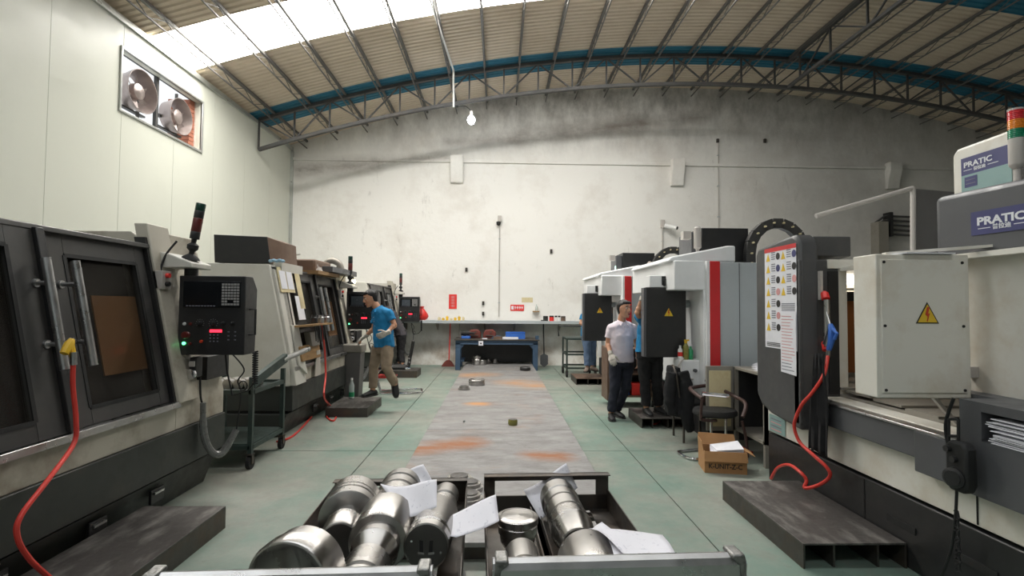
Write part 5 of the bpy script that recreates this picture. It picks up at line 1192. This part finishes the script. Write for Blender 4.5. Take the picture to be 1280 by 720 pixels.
# far operator in jeans
Yj = 10.45
person('far operator in blue shirt, jeans and taupe shoes behind far black panel', dict(
    head=P(742, 381, Yj), neck=P(738, 391, Yj), chest=P(735.5, 400, Yj), pelvis=P(735.5, 418, Yj),
    shR=P(729.5, 393, Yj-.08), elR=P(726, 404, Yj-.12), wrR=P(735, 409, Yj-.25), shL=P(743, 393, Yj+.1), elL=P(747, 404, Yj), wrL=P(744, 410, Yj-.2),
    hpR=P(733, 421, Yj-.04), hpL=P(740, 421, Yj+.05), knR=P(734, 440, Yj-.06), knL=P(741, 440, Yj+.1), anR=P(734, 459, Yj-.08), anL=P(741, 458, Yj+.12), toeR=P(732, 465.5, Yj-.22), toeL=P(745, 463, Yj)),
    'shirtblue', 'jeans', 'shoetan', (.75, -.55, -.2), hem=.02)
# man in charcoal shirt bending at the farthest lathe
Yd = 11.75
person('man in charcoal shirt bending forward at the farthest lathe, mostly hidden', dict(
    head=P(474, 377, Yd), neck=P(482, 385, Yd), chest=P(489, 393, Yd), pelvis=P(501, 416, Yd+.02),
    shR=P(485, 388, Yd+.16), elR=P(482, 400, Yd+.2), wrR=P(474, 404, Yd+.15), shL=P(489, 387.5, Yd-.16), elL=P(490, 401, Yd-.2), wrL=P(492, 404, Yd-.3),
    hpR=P(500, 419, Yd+.08), hpL=P(503, 419, Yd-.06), knR=P(500, 437, Yd+.1), knL=P(501.5, 438, Yd-.08), anR=P(499, 454, Yd+.0), anL=P(503, 455, Yd-.2), toeR=P(492, 459, Yd), toeL=P(495, 460.5, Yd-.25)),
    'shirtdark', 'blackpants', 'shoe', (-.9, -.2, -.4), hem=.04)

# ================================================================ MIDDLE DISTANCE, RIGHT SIDE
# steel cabinet with its door swung open, beside the folding chair
t = thing('steel_cabinet', 'open grey steel cabinet with papers on top beside the big machine', 'cabinet', (2.75, 5.27, 0))
cx0, cx1, cy0, cy1 = 2.60, 3.05, 4.95, 5.62
MB().box((cx0, cy0, .88), (cx1, cy1, .91)).build('top', 'bench', t, bevel=.003); MB().box((cx0, cy0, .22), (cx1, cy1, .25)).build('bottom_shelf', 'bench', t)
MB().box((cx0, cy0, .25), (cx1, cy0+.02, .88)).build('side_panel', 'bench', t); MB().box((cx0, cy1-.02, .25), (cx1, cy1, .88)).build('side_panel', 'black', t); MB().box((cx1-.02, cy0, .25), (cx1, cy1, .88)).build('back_panel', 'black', t)
for x in (cx0, cx1-.04):
    for yy in (cy0, cy1-.04): MB().box((x, yy, 0), (x+.04, yy+.04, .9)).build('leg', 'bench', t)
d = MB().box((2.30, 5.62, .2), (2.60, 5.65, .91)).build('door', 'bench', t, bevel=.006); MB().box((2.33, 5.612, .25), (2.57, 5.622, .86)).build('door_inner_panel', 'paperyellow', d, bevel=.003)
for k in range(5):
    x, yy, a = 2.66+.05*k, 5.0+.1*k, .2*k
    r_ = V((cos(a), sin(a), 0)); u_ = V((-sin(a), cos(a), 0)); c = V((x+.1, yy+.12, .911+.006*k))
    MB().slab([c-r_*.11-u_*.15, c+r_*.11-u_*.15, c+r_*.11+u_*.15+V((0, 0, .008)), c-r_*.11+u_*.15], (0, 0, .003)).solo('loose_paper', 'paper', ('undermost of the white papers on the steel cabinet, at its near end', 'second sheet up among the papers on the steel cabinet', 'middle sheet of the papers on the steel cabinet', 'fourth sheet up among the papers on the steel cabinet', 'topmost of the white papers on the steel cabinet, at its far end')[k], 'paper', 'papers on the steel cabinet')
# armchair with chrome cantilever frame
t = thing('armchair', 'brown vinyl armchair with chrome cantilever frame before the steel cabinet', 'chair', (2.34, 5.5, 0), 'cantilever chairs')
sc = V((2.34, 5.5, .42))
MB().rings([[sc+V((.23*k_*cos(a), .22*k_*sin(a), z)) for a in [2*pi*q/24 for q in range(24)]] for k_, z in ((.9, -.02), (1, -.005), (1, .02), (.93, .045), (.4, .05))]).build('seat', 'rubber', t)
arm = [V((2.10, 5.24, .62)), V((2.08, 5.5, .67)), V((2.2, 5.72, .66)), V((2.42, 5.74, .67)), V((2.555, 5.5, .60)), V((2.57, 5.28, .56)), V((2.5, 5.2, .44))]
MB().tube(arm, .02, smooth=6, seg=10).build('arm_rail', 'brownvinyl', t); MB().tube([V((2.10, 5.24, .67)), V((2.35, 5.18, .655))], .02).build('arm_tip', 'chrome', t)
MB().tube([arm[0], V((2.1, 5.28, .45)), V((2.14, 5.34, .38)), V((2.3, 5.36, .37))], .016, smooth=5).build('front_leg', 'brownvinyl', t)
for x in (2.30, 2.46): MB().cyl((x, 5.5, 0.0), (x, 5.5, .4), .014).build('leg', 'chrome', t)
MB().tube([V((2.54, 5.3, .38)), V((2.57, 5.28, .2)), V((2.57, 5.25, .02))], .016, smooth=4).build('leg', 'brownvinyl', t)
MB().tube([V((2.48, 5.30, .016)), V((2.1, 5.20, .016)), V((1.96, 5.24, .016)), V((1.92, 5.42, .016)), V((2.0, 5.5, .016)), V((2.46, 5.62, .016))], .015, smooth=5).build('floor_frame', 'chrome', t)
# second chair with a black jacket over its back
t = thing('office_chair', 'dark chair with a black jacket hung over its back', 'chair', (2.28, 6.05, 0), 'cantilever chairs')
MB().box((2.12, 5.85, .40), (2.48, 6.25, .46)).build('seat', 'rubber', t, bevel=.02)
for x, yy in ((2.14, 5.88), (2.14, 6.22), (2.46, 5.88), (2.46, 6.22)): MB().cyl((x, yy, 0), (x, yy, .42), .013).build('leg', 'darksteel', t)
MB().tube([V((2.1, 5.86, .42)), V((2.04, 5.85, .8)), V((2.06, 6.05, .84)), V((2.1, 6.24, .42))], .014, smooth=5).build('back_frame', 'darksteel', t)
MB().tube([V((2.36, 5.9, .42)), V((2.44, 5.88, .68)), V((2.44, 6.2, .68))], .018, smooth=4).build('arm_rail', 'brownvinyl', t)
jk = MB(); rows = []
for j in range(9):
    v = j/8; row = []
    for k in range(16):
        a = 2*pi*k/16; r1 = .05+.05*v+.016*sin(k*2.4+j*.6); r2 = .13+.06*v+.02*sin(k*1.7+2)
        row.append(V((2.06+.05*v+r1*1.25*cos(a), 6.0+r2*sin(a), .86-.55*v+.015*sin(k*2.9)*v)))
    rows.append(row)
jk.rings(rows)
jk.tube([V((2.0, 5.88, .8)), V((1.96, 5.84, .55)), V((1.99, 5.83, .33))], [.06, .065, .055], 12, smooth=4).tube([V((2.12, 5.84, .82)), V((2.16, 5.80, .6)), V((2.15, 5.80, .3)), V((2.2, 5.82, .16))], [.06, .07, .065, .05], 12, smooth=4)
tk = thing('jacket', 'black jacket draped over the chair back next to the operator', 'jacket', (2.1, 5.95, .2))
fuse(jk, 'jacket_cloth', 'cloth', tk, .012, 4, .02)
# bottles on the tray box
for k, (px, r, h, m_, cap, lb) in enumerate(((851, .028, .17, 'whiteplastic', 'whiteplastic', 'white bottle with red label on the white tray box'), (858, .036, .23, 'olive', 'yellow', 'olive spray bottle with yellow top on the white tray box'), (864, .03, .16, 'green', 'green', 'green bottle at the right end of the white tray box'))):
    x = PY(px, 440, 6.2).x; t = thing('bottle', lb, 'bottle', (x, 6.22, .92), 'bottles on the tray box')
    MB().lathe([(r*.9, 0), (r, .01), (r, h*.68), (r*.5, h*.82), (r*.45, h*.86)], (x, 6.22, .92), (0, 0, 1), 16).build('bottle_body', m_, t); MB().lathe([(r*.5, h*.86), (r*.5, h), (.003, h)], (x, 6.22, .92), (0, 0, 1), 12).build('cap', cap, t)
    if k == 0: MB().lathe([(r+.001, .04), (r+.001, .09)], (x, 6.22, .92), (0, 0, 1), 16).build('bottle_label', 'redplastic', t)
    if k == 1: MB().bar((x-.02, 6.22, 1.15), (x+.035, 6.2, 1.155), .02).build('spray_head', 'yellow', t)
# cardboard box with open flaps and papers
t = thing('cardboard_box', 'open cardboard box with flaps and printed letters, on the floor', 'box', (2.12, 4.85, 0))
T = Matrix.Translation((1.955, 4.83, 0)) @ Matrix.Rotation(radians(-10), 4, 'Z'); bw, bd_, bh = .38, .28, .20
def TB(): m_ = MB(); m_.T = T; return m_
TB().box((0, 0, 0), (bw, bd_, .006)).build('bottom', 'card', t)
for nm, a, b_ in (('front_wall', (0, 0, .006), (bw, .006, bh)), ('rear_wall', (0, bd_-.006, .006), (bw, bd_, bh)), ('side_wall', (0, .006, .006), (.006, bd_-.006, bh)), ('side_wall', (bw-.006, .006, .006), (bw, bd_-.006, bh))): TB().box(a, b_).build(nm, 'card', t)
TB().slab([(0, -.002, bh), (bw, -.002, bh), (bw, -.03, bh-.085), (0, -.035, bh-.085)], (0, -.005, .002)).build('front_flap', 'card', t)
TB().slab([(0, bd_, bh), (bw-.02, bd_, bh), (bw-.03, bd_+.05, bh+.09), (.01, bd_+.05, bh+.10)], (0, .006, 0)).build('rear_flap', 'card', t)
TB().slab([(bw, .05, bh), (bw, bd_-.03, bh), (bw+.09, bd_-.06, bh-.04), (bw+.09, .06, bh-.05)], (0, 0, .005)).build('side_flap', 'card', t)
TB().slab([(0, .03, bh), (0, bd_-.03, bh), (-.01, bd_-.04, bh+.09), (-.012, .05, bh+.08)], (-.005, 0, 0)).build('side_flap', 'card', t)
rt = (T.to_3x3() @ V((1, 0, 0)))
text('K-UNIT-Z-C', .062, T @ V((.035, -.0015, .045)), rt, (0, 0, 1), 'ink', t, sx=.92, bold=.0012)
for k in range(4): 
    q = TB(); q.slab([(.06+.02*k, .03, bh-.03+.01*k), (bw-.02, .02, bh-.01+.012*k), (bw-.03, .2, bh+.0+.02*k), (.1, .24, bh-.02+.008*k)], (0, 0, .003))
    q.solo('crumpled_paper', 'paper', ('undermost white sheet in the open cardboard box', 'second white sheet from below in the open cardboard box', 'third white sheet from below in the open cardboard box', 'uppermost white sheet sticking out of the open cardboard box')[k], 'paper', 'papers in the cardboard box')
# brown cabinet behind the man in the pale shirt
t = thing('tool_cabinet', 'brown open steel tool cabinet behind the man in pale shirt', 'cabinet', (2.0, 8.3, 0))
MB().box((1.70, 7.95, .1), (1.84, 8.4, .92)).build('side_panel', 'brown', t, bevel=.004); MB().box((2.4, 7.95, .1), (2.43, 8.4, .92)).build('side_panel', 'brown', t)
MB().box((1.84, 8.38, .1), (2.4, 8.4, .92)).build('back_panel', 'black', t)
for z in (.15, .5, .88): MB().box((1.84, 7.97, z), (2.4, 8.38, z+.025)).build('shelf', 'brown', t)
for x in (1.72, 2.4): MB().box((x, 7.97, 0), (x+.03, 8.0, .1)).build('leg', 'black', t)
MB().box((1.88, 8.0, .175), (2.06, 8.25, .33)).solo('parts_bin', 'blue', 'blue parts bin on the bottom shelf of the brown cabinet', 'bin', bevel=.01)
MB().box((2.1, 8.0, .175), (2.34, 8.25, .36)).solo('parts_bin', 'redplastic', 'red parts bin on the bottom shelf of the brown cabinet', 'bin', bevel=.01)
# tool trolley by the wall at the far right
t = thing('tool_trolley', 'dark green tube trolley near the back wall, left of far operator', 'trolley', (1.75, 11.6, 0))
x0, x1, y0, y1 = 1.52, 2.15, 11.3, 12.0
for x in (x0, x1):
    for yy in (y0, y1): MB().box((x-.018, yy-.018, .1), (x+.018, yy+.018, .86)).build('leg', 'greencart', t); caster(t, x, yy)
for z in (.2, .5, .84):
    for a, b_ in (((x0, y0), (x1, y0)), ((x0, y1), (x1, y1)), ((x0, y0), (x0, y1)), ((x1, y0), (x1, y1))): MB().bar((a[0], a[1], z), (b_[0], b_[1], z), .035).build('rail', 'greencart', t)
MB().box((x0, y0, .84), (x1, y1, .86)).build('tray', 'greencart', t); MB().tube([(x0-.1, y1, .86), (x0-.12, y1, 1.1), (x1, y1, 1.1), (x1, y1, .86)], .018).build('handle', 'black', t)
# red hose tangle on the floor by the operator's platform
MB().tube([PZ(x, y, z) for x, y, z in ((812, 530, .012), (822, 529, .012), (832, 521, .03), (845, 520, .05), (858, 529, .012), (866, 526, .012), (880, 535, .012), (893, 545, .012), (915, 553, .012), (940, 566, .012))], .013, smooth=6, seg=8).solo('floor_hose', 'redhose', 'red hose lying in loops on the floor before the black jacket', 'hose')
MB().tube([PZ(x, y, .012) for x, y in ((846, 520), (850, 532), (862, 530), (858, 521), (872, 519))], .01, smooth=6, seg=8).solo('floor_cable', 'brownvinyl', 'brown cable crossing the red hose loops on the floor', 'cable')
# ---- left: cantilever chair, bin, bottle behind the worker in blue
t = thing('armchair', 'chrome cantilever chair with red seat behind the man in blue polo', 'chair', (-2.0, 8.7, 0), 'cantilever chairs')
def pz(x, y, z=.016): return PZ(x, y, z)
MB().tube([pz(476, 488), pz(522, 486), pz(527, 488), pz(522, 491), pz(476, 492)], .017, smooth=4).build('floor_frame', 'chrome', t)
a = pz(476, 488); b_ = pz(476, 492)
MB().tube([a, a+V((-.05, 0, .2)), a+V((0, 0, .42)), a+V((.5, 0, .44))], .017, smooth=5).tube([b_, b_+V((-.05, 0, .2)), b_+V((0, 0, .42)), b_+V((.5, 0, .44))], .017, smooth=5).build('side_frame', 'chrome', t)
MB().box((a.x+.02, min(a.y, b_.y)-.02, .43), (a.x+.5, max(a.y, b_.y)+.02, .48)).build('seat', 'rubber', t, bevel=.015); MB().box((a.x-.02, b_.y, .28), (a.x+.3, a.y, .31)).build('under_tray', 'redplastic', t, bevel=.01)
MB().tube([a+V((.48, 0, .45)), a+V((.56, 0, .9)), b_+V((.56, 0, .9)), b_+V((.48, 0, .45))], .017).build('back_frame', 'black', t)
for z in (.55, .61): MB().tube([a+V((.49, -.02, z)), b_+V((.49, -.02, z))], .014).build('back_bar', 'chrome', t)
t = thing('waste_bin', 'grey bin with cream top behind the worker in blue', 'bin', (-2.28, 8.3, 0))
MB().prism([(-2.42, .1), (-2.2, .1), (-2.17, .8), (-2.44, .8)], 'y', 8.2, 8.45).build('bin_body', 'purlin', t, bevel=.01); MB().box((-2.46, 8.18, .8), (-2.15, 8.47, .93)).build('bin_top', 'bench', t, bevel=.02); MB().box((-2.45, 8.2, 0), (-2.2, 8.5, .1)).build('bin_foot', 'rubber', t)
c = PZ(452, 495, .13); t = thing('bottle', 'clear plastic bottle with green label on the steel platform by the lathe', 'bottle', c)
c = V((-2.22, 7.9, .13)); MB().lathe([(.03, 0), (.04, .01), (.04, .2), (.015, .27), (.015, .29)], c, (0, 0, 1), 16).build('bottle_body', 'clear', t); MB().lathe([(.041, .03), (.041, .1)], c, (0, 0, 1), 16).build('bottle_label', 'green', t); MB().lathe([(.017, .28), (.017, .31), (.003, .31)], c, (0, 0, 1), 12).build('cap', 'whiteplastic', t)

# ================================================================ FOREGROUND TRAY CARTS WITH TURNED ROLLERS
def tray_cart(ang, pivot, xl, xr, yn, yf, zt_far, zt_near, label, barx):
    """angle-iron tray on legs; T turns the cart about its near end"""
    T = Matrix.Translation(pivot) @ Matrix.Rotation(radians(ang), 4, 'Z')
    t = thing('tray_cart', label, 'cart', (pivot[0], pivot[1]+.6, 0), 'tray carts in the foreground')
    def N(): m_ = MB(); m_.T = T; return m_
    zb = .545
    # side rails: angle irons
    for x, s_ in ((xl, 1), (xr, -1)):
        N().box((x, yn, zb-.03), (x+.006*s_, yf, zb+.075)).box((x, yn, zb-.03), (x+.10*s_, yf, zb-.022)).build('side_rail', 'darksteel', t, bevel=.002)
    w_ = xr-xl
    N().box((xl, yf-.008, zt_far-.035), (xr, yf, zt_far)).box((xl, yf-.05, zt_far-.004), (xr, yf, zt_far)).build('end_top_rail', 'darksteel', t)
    N().box((xl, yf-.008, zb-.03), (xr, yf, zb+.05)).build('end_bottom_rail', 'darksteel', t)
    for a, b_ in ((xl, xl+.055), (xr-.065, xr)): N().box((a, yf-.008, zb-.03), (b_, yf, zt_far)).build('end_upright', 'darksteel', t)
    for x in (xl+w_*.36, xl+w_*.42): N().box((x, yn, zb-.03), (x+.006, yf-.01, zb+.01)).box((x-.04, yn, zb-.03), (x+.05, yf-.01, zb-.024)).build('inner_rail', 'darksteel', t)
    for yy in (yf-.06, yn+.3): N().box((xl, yy-.03, zb-.05), (xr, yy+.03, zb-.03)).build('cross_member', 'darksteel', t)
    for x in (xl+.02, xr-.06):
        for yy in (yn+.08, yf-.08): N().box((x, yy-.02, .1), (x+.04, yy+.02, zb-.03)).build('leg', 'greencart', t)
    for x in (xl+.04, xr-.04):
        for yy in (yn+.08, yf-.08): p = T @ V((x, yy, 0)); caster(t, p.x, p.y)
    N().box((xl, yn+.1, .2), (xr, yf-.1, .215)).build('lower_shelf', 'black', t)
    # bright near bar with welded corner gussets
    b0, b1 = barx
    N().prism([(yn-.02, zt_near-.055), (yn+.0, zt_near-.07), (yn+.02, zt_near-.06), (yn+.026, zt_near-.02), (yn+.018, zt_near-.006), (yn, zt_near), (yn-.016, zt_near-.006), (yn-.024, zt_near-.02)], 'x', b0, b1).build('handle_bar', 'steel', t, label='bright bare metal bar across the near end')
    for x, s_ in ((b0, 1), (b1, -1)):
        N().prism([(x, zt_near-.075), (x+.006*s_, zt_near+.006), (x+.036*s_, zt_near+.006), (x+.04*s_, zt_near-.004), (x+.02*s_, zt_near-.02), (x+.012*s_, zt_near-.075)], 'y', yn-.028, yn+.03).build('corner_gusset', 'weld', t, bevel=.004)
        N().box((min(x, x+.03*s_), yn-.015, zb-.03), (max(x, x+.03*s_), yn+.015, zt_near-.06)).build('bar_post', 'darksteel', t)
    return t, T
ra = PY(616, 697, 1.31)
tray_cart(2.4, (0, 0, 0), .045, .68, 1.30, 2.62, .705, .922, 'right tray cart with an open window in its end frame, in the foreground', (.046, .689))
tray_cart(2.2, (0, 0, 0), -.735, -.05, 1.36, 2.75, .645, .878, 'left tray cart loaded with many rollers, in the foreground', (-.825, -.112))
def lroll(name_label, a, b_, segs, cap=None, m='turned', hollow=False):
    """turned roller from a (far end) towards b_ (near end); segs = [(fraction, radius), ...] profile; separate end faces"""
    a, b_ = V(a), V(b_); L = (b_-a).length; d = (b_-a).normalized()
    t = thing('turned_roller', name_label, 'roller', V((a.x, (a.y+b_.y)/2, min(a.z, b_.z)-max(r for _, r in segs))), 'turned rollers in the foreground trays')
    MB().lathe([(max(.004, segs[0][1]-.012), -.0)]+[(r, f*L) for f, r in segs]+[(segs[-1][1]-.006, L+.003)], a, d, 48).build('roller_body', m, t)
    r = segs[-1][1]-.006
    pr_ = [(r, L+.003), (r-.012, L+.0035), (r*.3, L+.004), (.004, L+.004)] if not hollow else [(r, L+.003), (r-.015, L+.001), (r-.018, L-.035), (r*.6, L-.04), (r*.58, L-.075), (.004, L-.075)]
    MB().lathe(pr_, a, d, 48).build('end_face', 'turneddark', t); return t, a, d, L
TRZ = .545
# left tray
lroll('stepped roller at the far left of the left tray, wide grooved end', (-.645, 2.38, TRZ+.118), (-.59, 1.97, TRZ+.118), [(0, .108), (.02, .116), (.22, .116), (.225, .108), (.26, .108), (.265, .118), (.32, .118), (.325, .110), (.36, .110), (.365, .118), (.50, .118), (.51, .112), (.512, .06), (.70, .06), (.702, .076), (.98, .076), (1, .072)])
lroll('largest roller, a hollow cup at the near left of the left tray', (-.615, 1.73, TRZ+.153), (-.635, 1.60, TRZ+.153), [(0, .115), (.06, .13), (.5, .132), (.53, .136), (.94, .136), (1, .132)], hollow=True)
lroll('long stepped roller with cone lying in the middle of the left tray', (-.455, 2.2, TRZ+.112), (-.425, 1.46, TRZ+.112), [(0, .10), (.02, .112), (.3, .112), (.31, .108), (.315, .084), (.40, .086), (.405, .083), (.53, .045), (.535, .076), (.70, .078), (.71, .062), (.73, .062), (.735, .078), (.80, .078), (.81, .06), (.98, .06), (1, .055)])
lroll('ridged roller under a paper sheet at the far end of left tray', (-.475, 2.62, TRZ+.1), (-.455, 2.3, TRZ+.1), [(0, .09), (.1, .098), (.3, .1), (.31, .092), (.38, .092), (.39, .1), (.6, .1), (.61, .09), (.68, .09), (.69, .1), (1, .096)])
lroll('slim ribbed roller at the far right of the left tray', (-.25, 2.62, TRZ+.068), (-.25, 2.28, TRZ+.068), [(0, .05), (.1, .062), (.4, .062), (.42, .05), (.5, .05), (.52, .066), (.72, .066), (.74, .05), (.8, .05), (.82, .06), (1, .056)])
t, a, d, L = lroll('roller with two slots in its end face at right of left tray', (-.255, 2.3, TRZ+.09), (-.262, 1.96, TRZ+.104), [(0, .08), (.05, .087), (.8, .087), (.82, .082), (.86, .082), (.88, .088), (1, .086)])
d_, sd, u = frame_of(d); fc = a+d*(L+.0045)
for s_ in (-1, 1):
    MB().slab([fc+sd*(s_*.012)+u*.022, fc+sd*(s_*.026)+u*.024, fc+sd*(s_*.024)-u*.022, fc+sd*(s_*.010)-u*.024], d*.0015).build('drive_slot', 'rubber', t)
    MB().slab([fc+sd*(s_*.008)-u*.020, fc+sd*(s_*.03)-u*.018, fc+sd*(s_*.03)-u*.026, fc+sd*(s_*.008)-u*.028], d*.002).build('slot_edge', 'chrome', t)
    MB().lathe([(.004, 0), (.004, .002), (.001, .002)], fc+sd*(s_*.055)+u*(.02*s_), d, 10).build('centre_dot', 'chrome', t)
# right tray
lroll('long grooved roller at the centre of the right tray', (.292, 2.5, TRZ+.095), (.315, 1.98, TRZ+.095), [(0, .06), (.03, .085), (.2, .088), (.21, .082), (.34, .082), (.345, .072), (.38, .072), (.385, .084), (.56, .084), (.565, .075), (.60, .075), (.605, .086), (.75, .088), (.76, .084), (.99, .07), (1, .068)])
lroll('short wide roller at the near end of the right tray', (.322, 1.86, TRZ+.108), (.33, 1.62, TRZ+.108), [(0, .098), (.05, .106), (.9, .108), (1, .104)])
lroll('slim grooved roller under the capped disc in the right tray', (.095, 1.98, TRZ+.066), (.11, 1.55, TRZ+.066), [(0, .06), (.02, .064), (.32, .064), (.325, .056), (.38, .056), (.385, .07), (.43, .07), (.435, .06), (.9, .062), (1, .06)])
t = thing('turned_disc', 'flat bright capped disc lying at left in the right tray', 'disc', (.085, 2.12, .52)); c = (.088, 2.17, TRZ+.012)
MB().lathe([(.06, 0), (.072, .02), (.075, .05), (.08, .055), (.082, .085), (.078, .09), (.086, .095), (.086, .118), (.08, .122)], c, (0, 0, 1), 48).build('rim', 'turned_upright', t); MB().lathe([(.08, .122), (.066, .126), (.064, .124), (.01, .127), (.003, .127)], c, (0, 0, 1), 48).build('face', 'turned_upright', t)
# drawing sheets over the rollers
def drawing_mat():
    m, nt, b = nodes('drawing_paper'); b.inputs['Roughness'].default_value = .8
    n = noise(nt, 26, 3); n2 = noise(nt, 70, 2, stretch=(1, .15, 1)); f = ramp(nt, n.outputs['Fac'], .56, .6, 0, 1)
    m2 = nt.nodes.new('ShaderNodeMath'); m2.operation = 'MULTIPLY'; nt.links.new(f, m2.inputs[0]); nt.links.new(ramp(nt, n2.outputs['Fac'], .52, .6, 0, .7), m2.inputs[1])
    nt.links.new(mixc(nt, m2.outputs[0], lin((224, 223, 230)), lin((192, 192, 203))), b.inputs['Base Color']); return m
MT['drawing'] = drawing_mat()
def paper(q, label, bend=.02, wave=1.3, depth=True, lines=True):
    """q: four corners (world); grid sheet with a gentle bend"""
    q = [V(p) for p in q]; n = 10; vs = []; nn = (q[1]-q[0]).cross(q[3]-q[0]).normalized()
    for j in range(n+1):
        for i in range(n+1):
            u, v = i/n, j/n; p = q[0].lerp(q[1], u).lerp(q[3].lerp(q[2], u), v)
            vs.append(p+nn*(bend*sin(pi*u*wave+.4)*(.6+.4*cos(2*v))+.004*sin(5*u+4*v)))
    mb = MB(); mb.add(vs, [(j*(n+1)+i, j*(n+1)+i+1, (j+1)*(n+1)+i+1, (j+1)*(n+1)+i) for j in range(n) for i in range(n)])
    o = mb.solo('drawing_sheet', 'drawing', label, 'paper', 'drawing sheets in the trays', ang=80)
    sd_ = o.modifiers.new('thick', 'SOLIDIFY'); sd_.thickness = .0012; return o
def pq(*a): return [PY(x, y, Y) for x, y, Y in a]
paper(pq((505, 606, 2.62), (544, 606, 2.6), (529, 580, 2.7), (500, 592, 2.72)), 'white drawing sheet standing behind the ridged roller in left tray', .006)
paper(pq((475, 603, 2.28), (547, 604, 2.24), (546, 635, 2.1), (508, 647, 2.1)), 'folded drawing sheet lying over the ridged roller in the left tray', .02)
paper(pq((519, 655, 2.1), (620, 622, 2.25), (624, 652, 2.08), (570, 672, 2.0)), 'long drawing sheet over the slotted roller, sticking out to the right', .012)
paper(pq((654, 612, 2.6), (708, 581, 2.66), (722, 610, 2.6), (676, 650, 2.45)), 'drawing sheet standing behind the grooved roller in the right tray', .01)
paper(pq((736, 662, 1.95), (790, 694, 1.6), (845, 692, 1.6), (828, 668, 1.85)), 'wide drawing sheet over the right edge of the right tray', .012)
paper(pq((738, 668, 1.97), (760, 696, 1.62), (800, 690, 1.7), (752, 652, 2.02)), 'second drawing sheet tucked beside the short wide roller', .012)
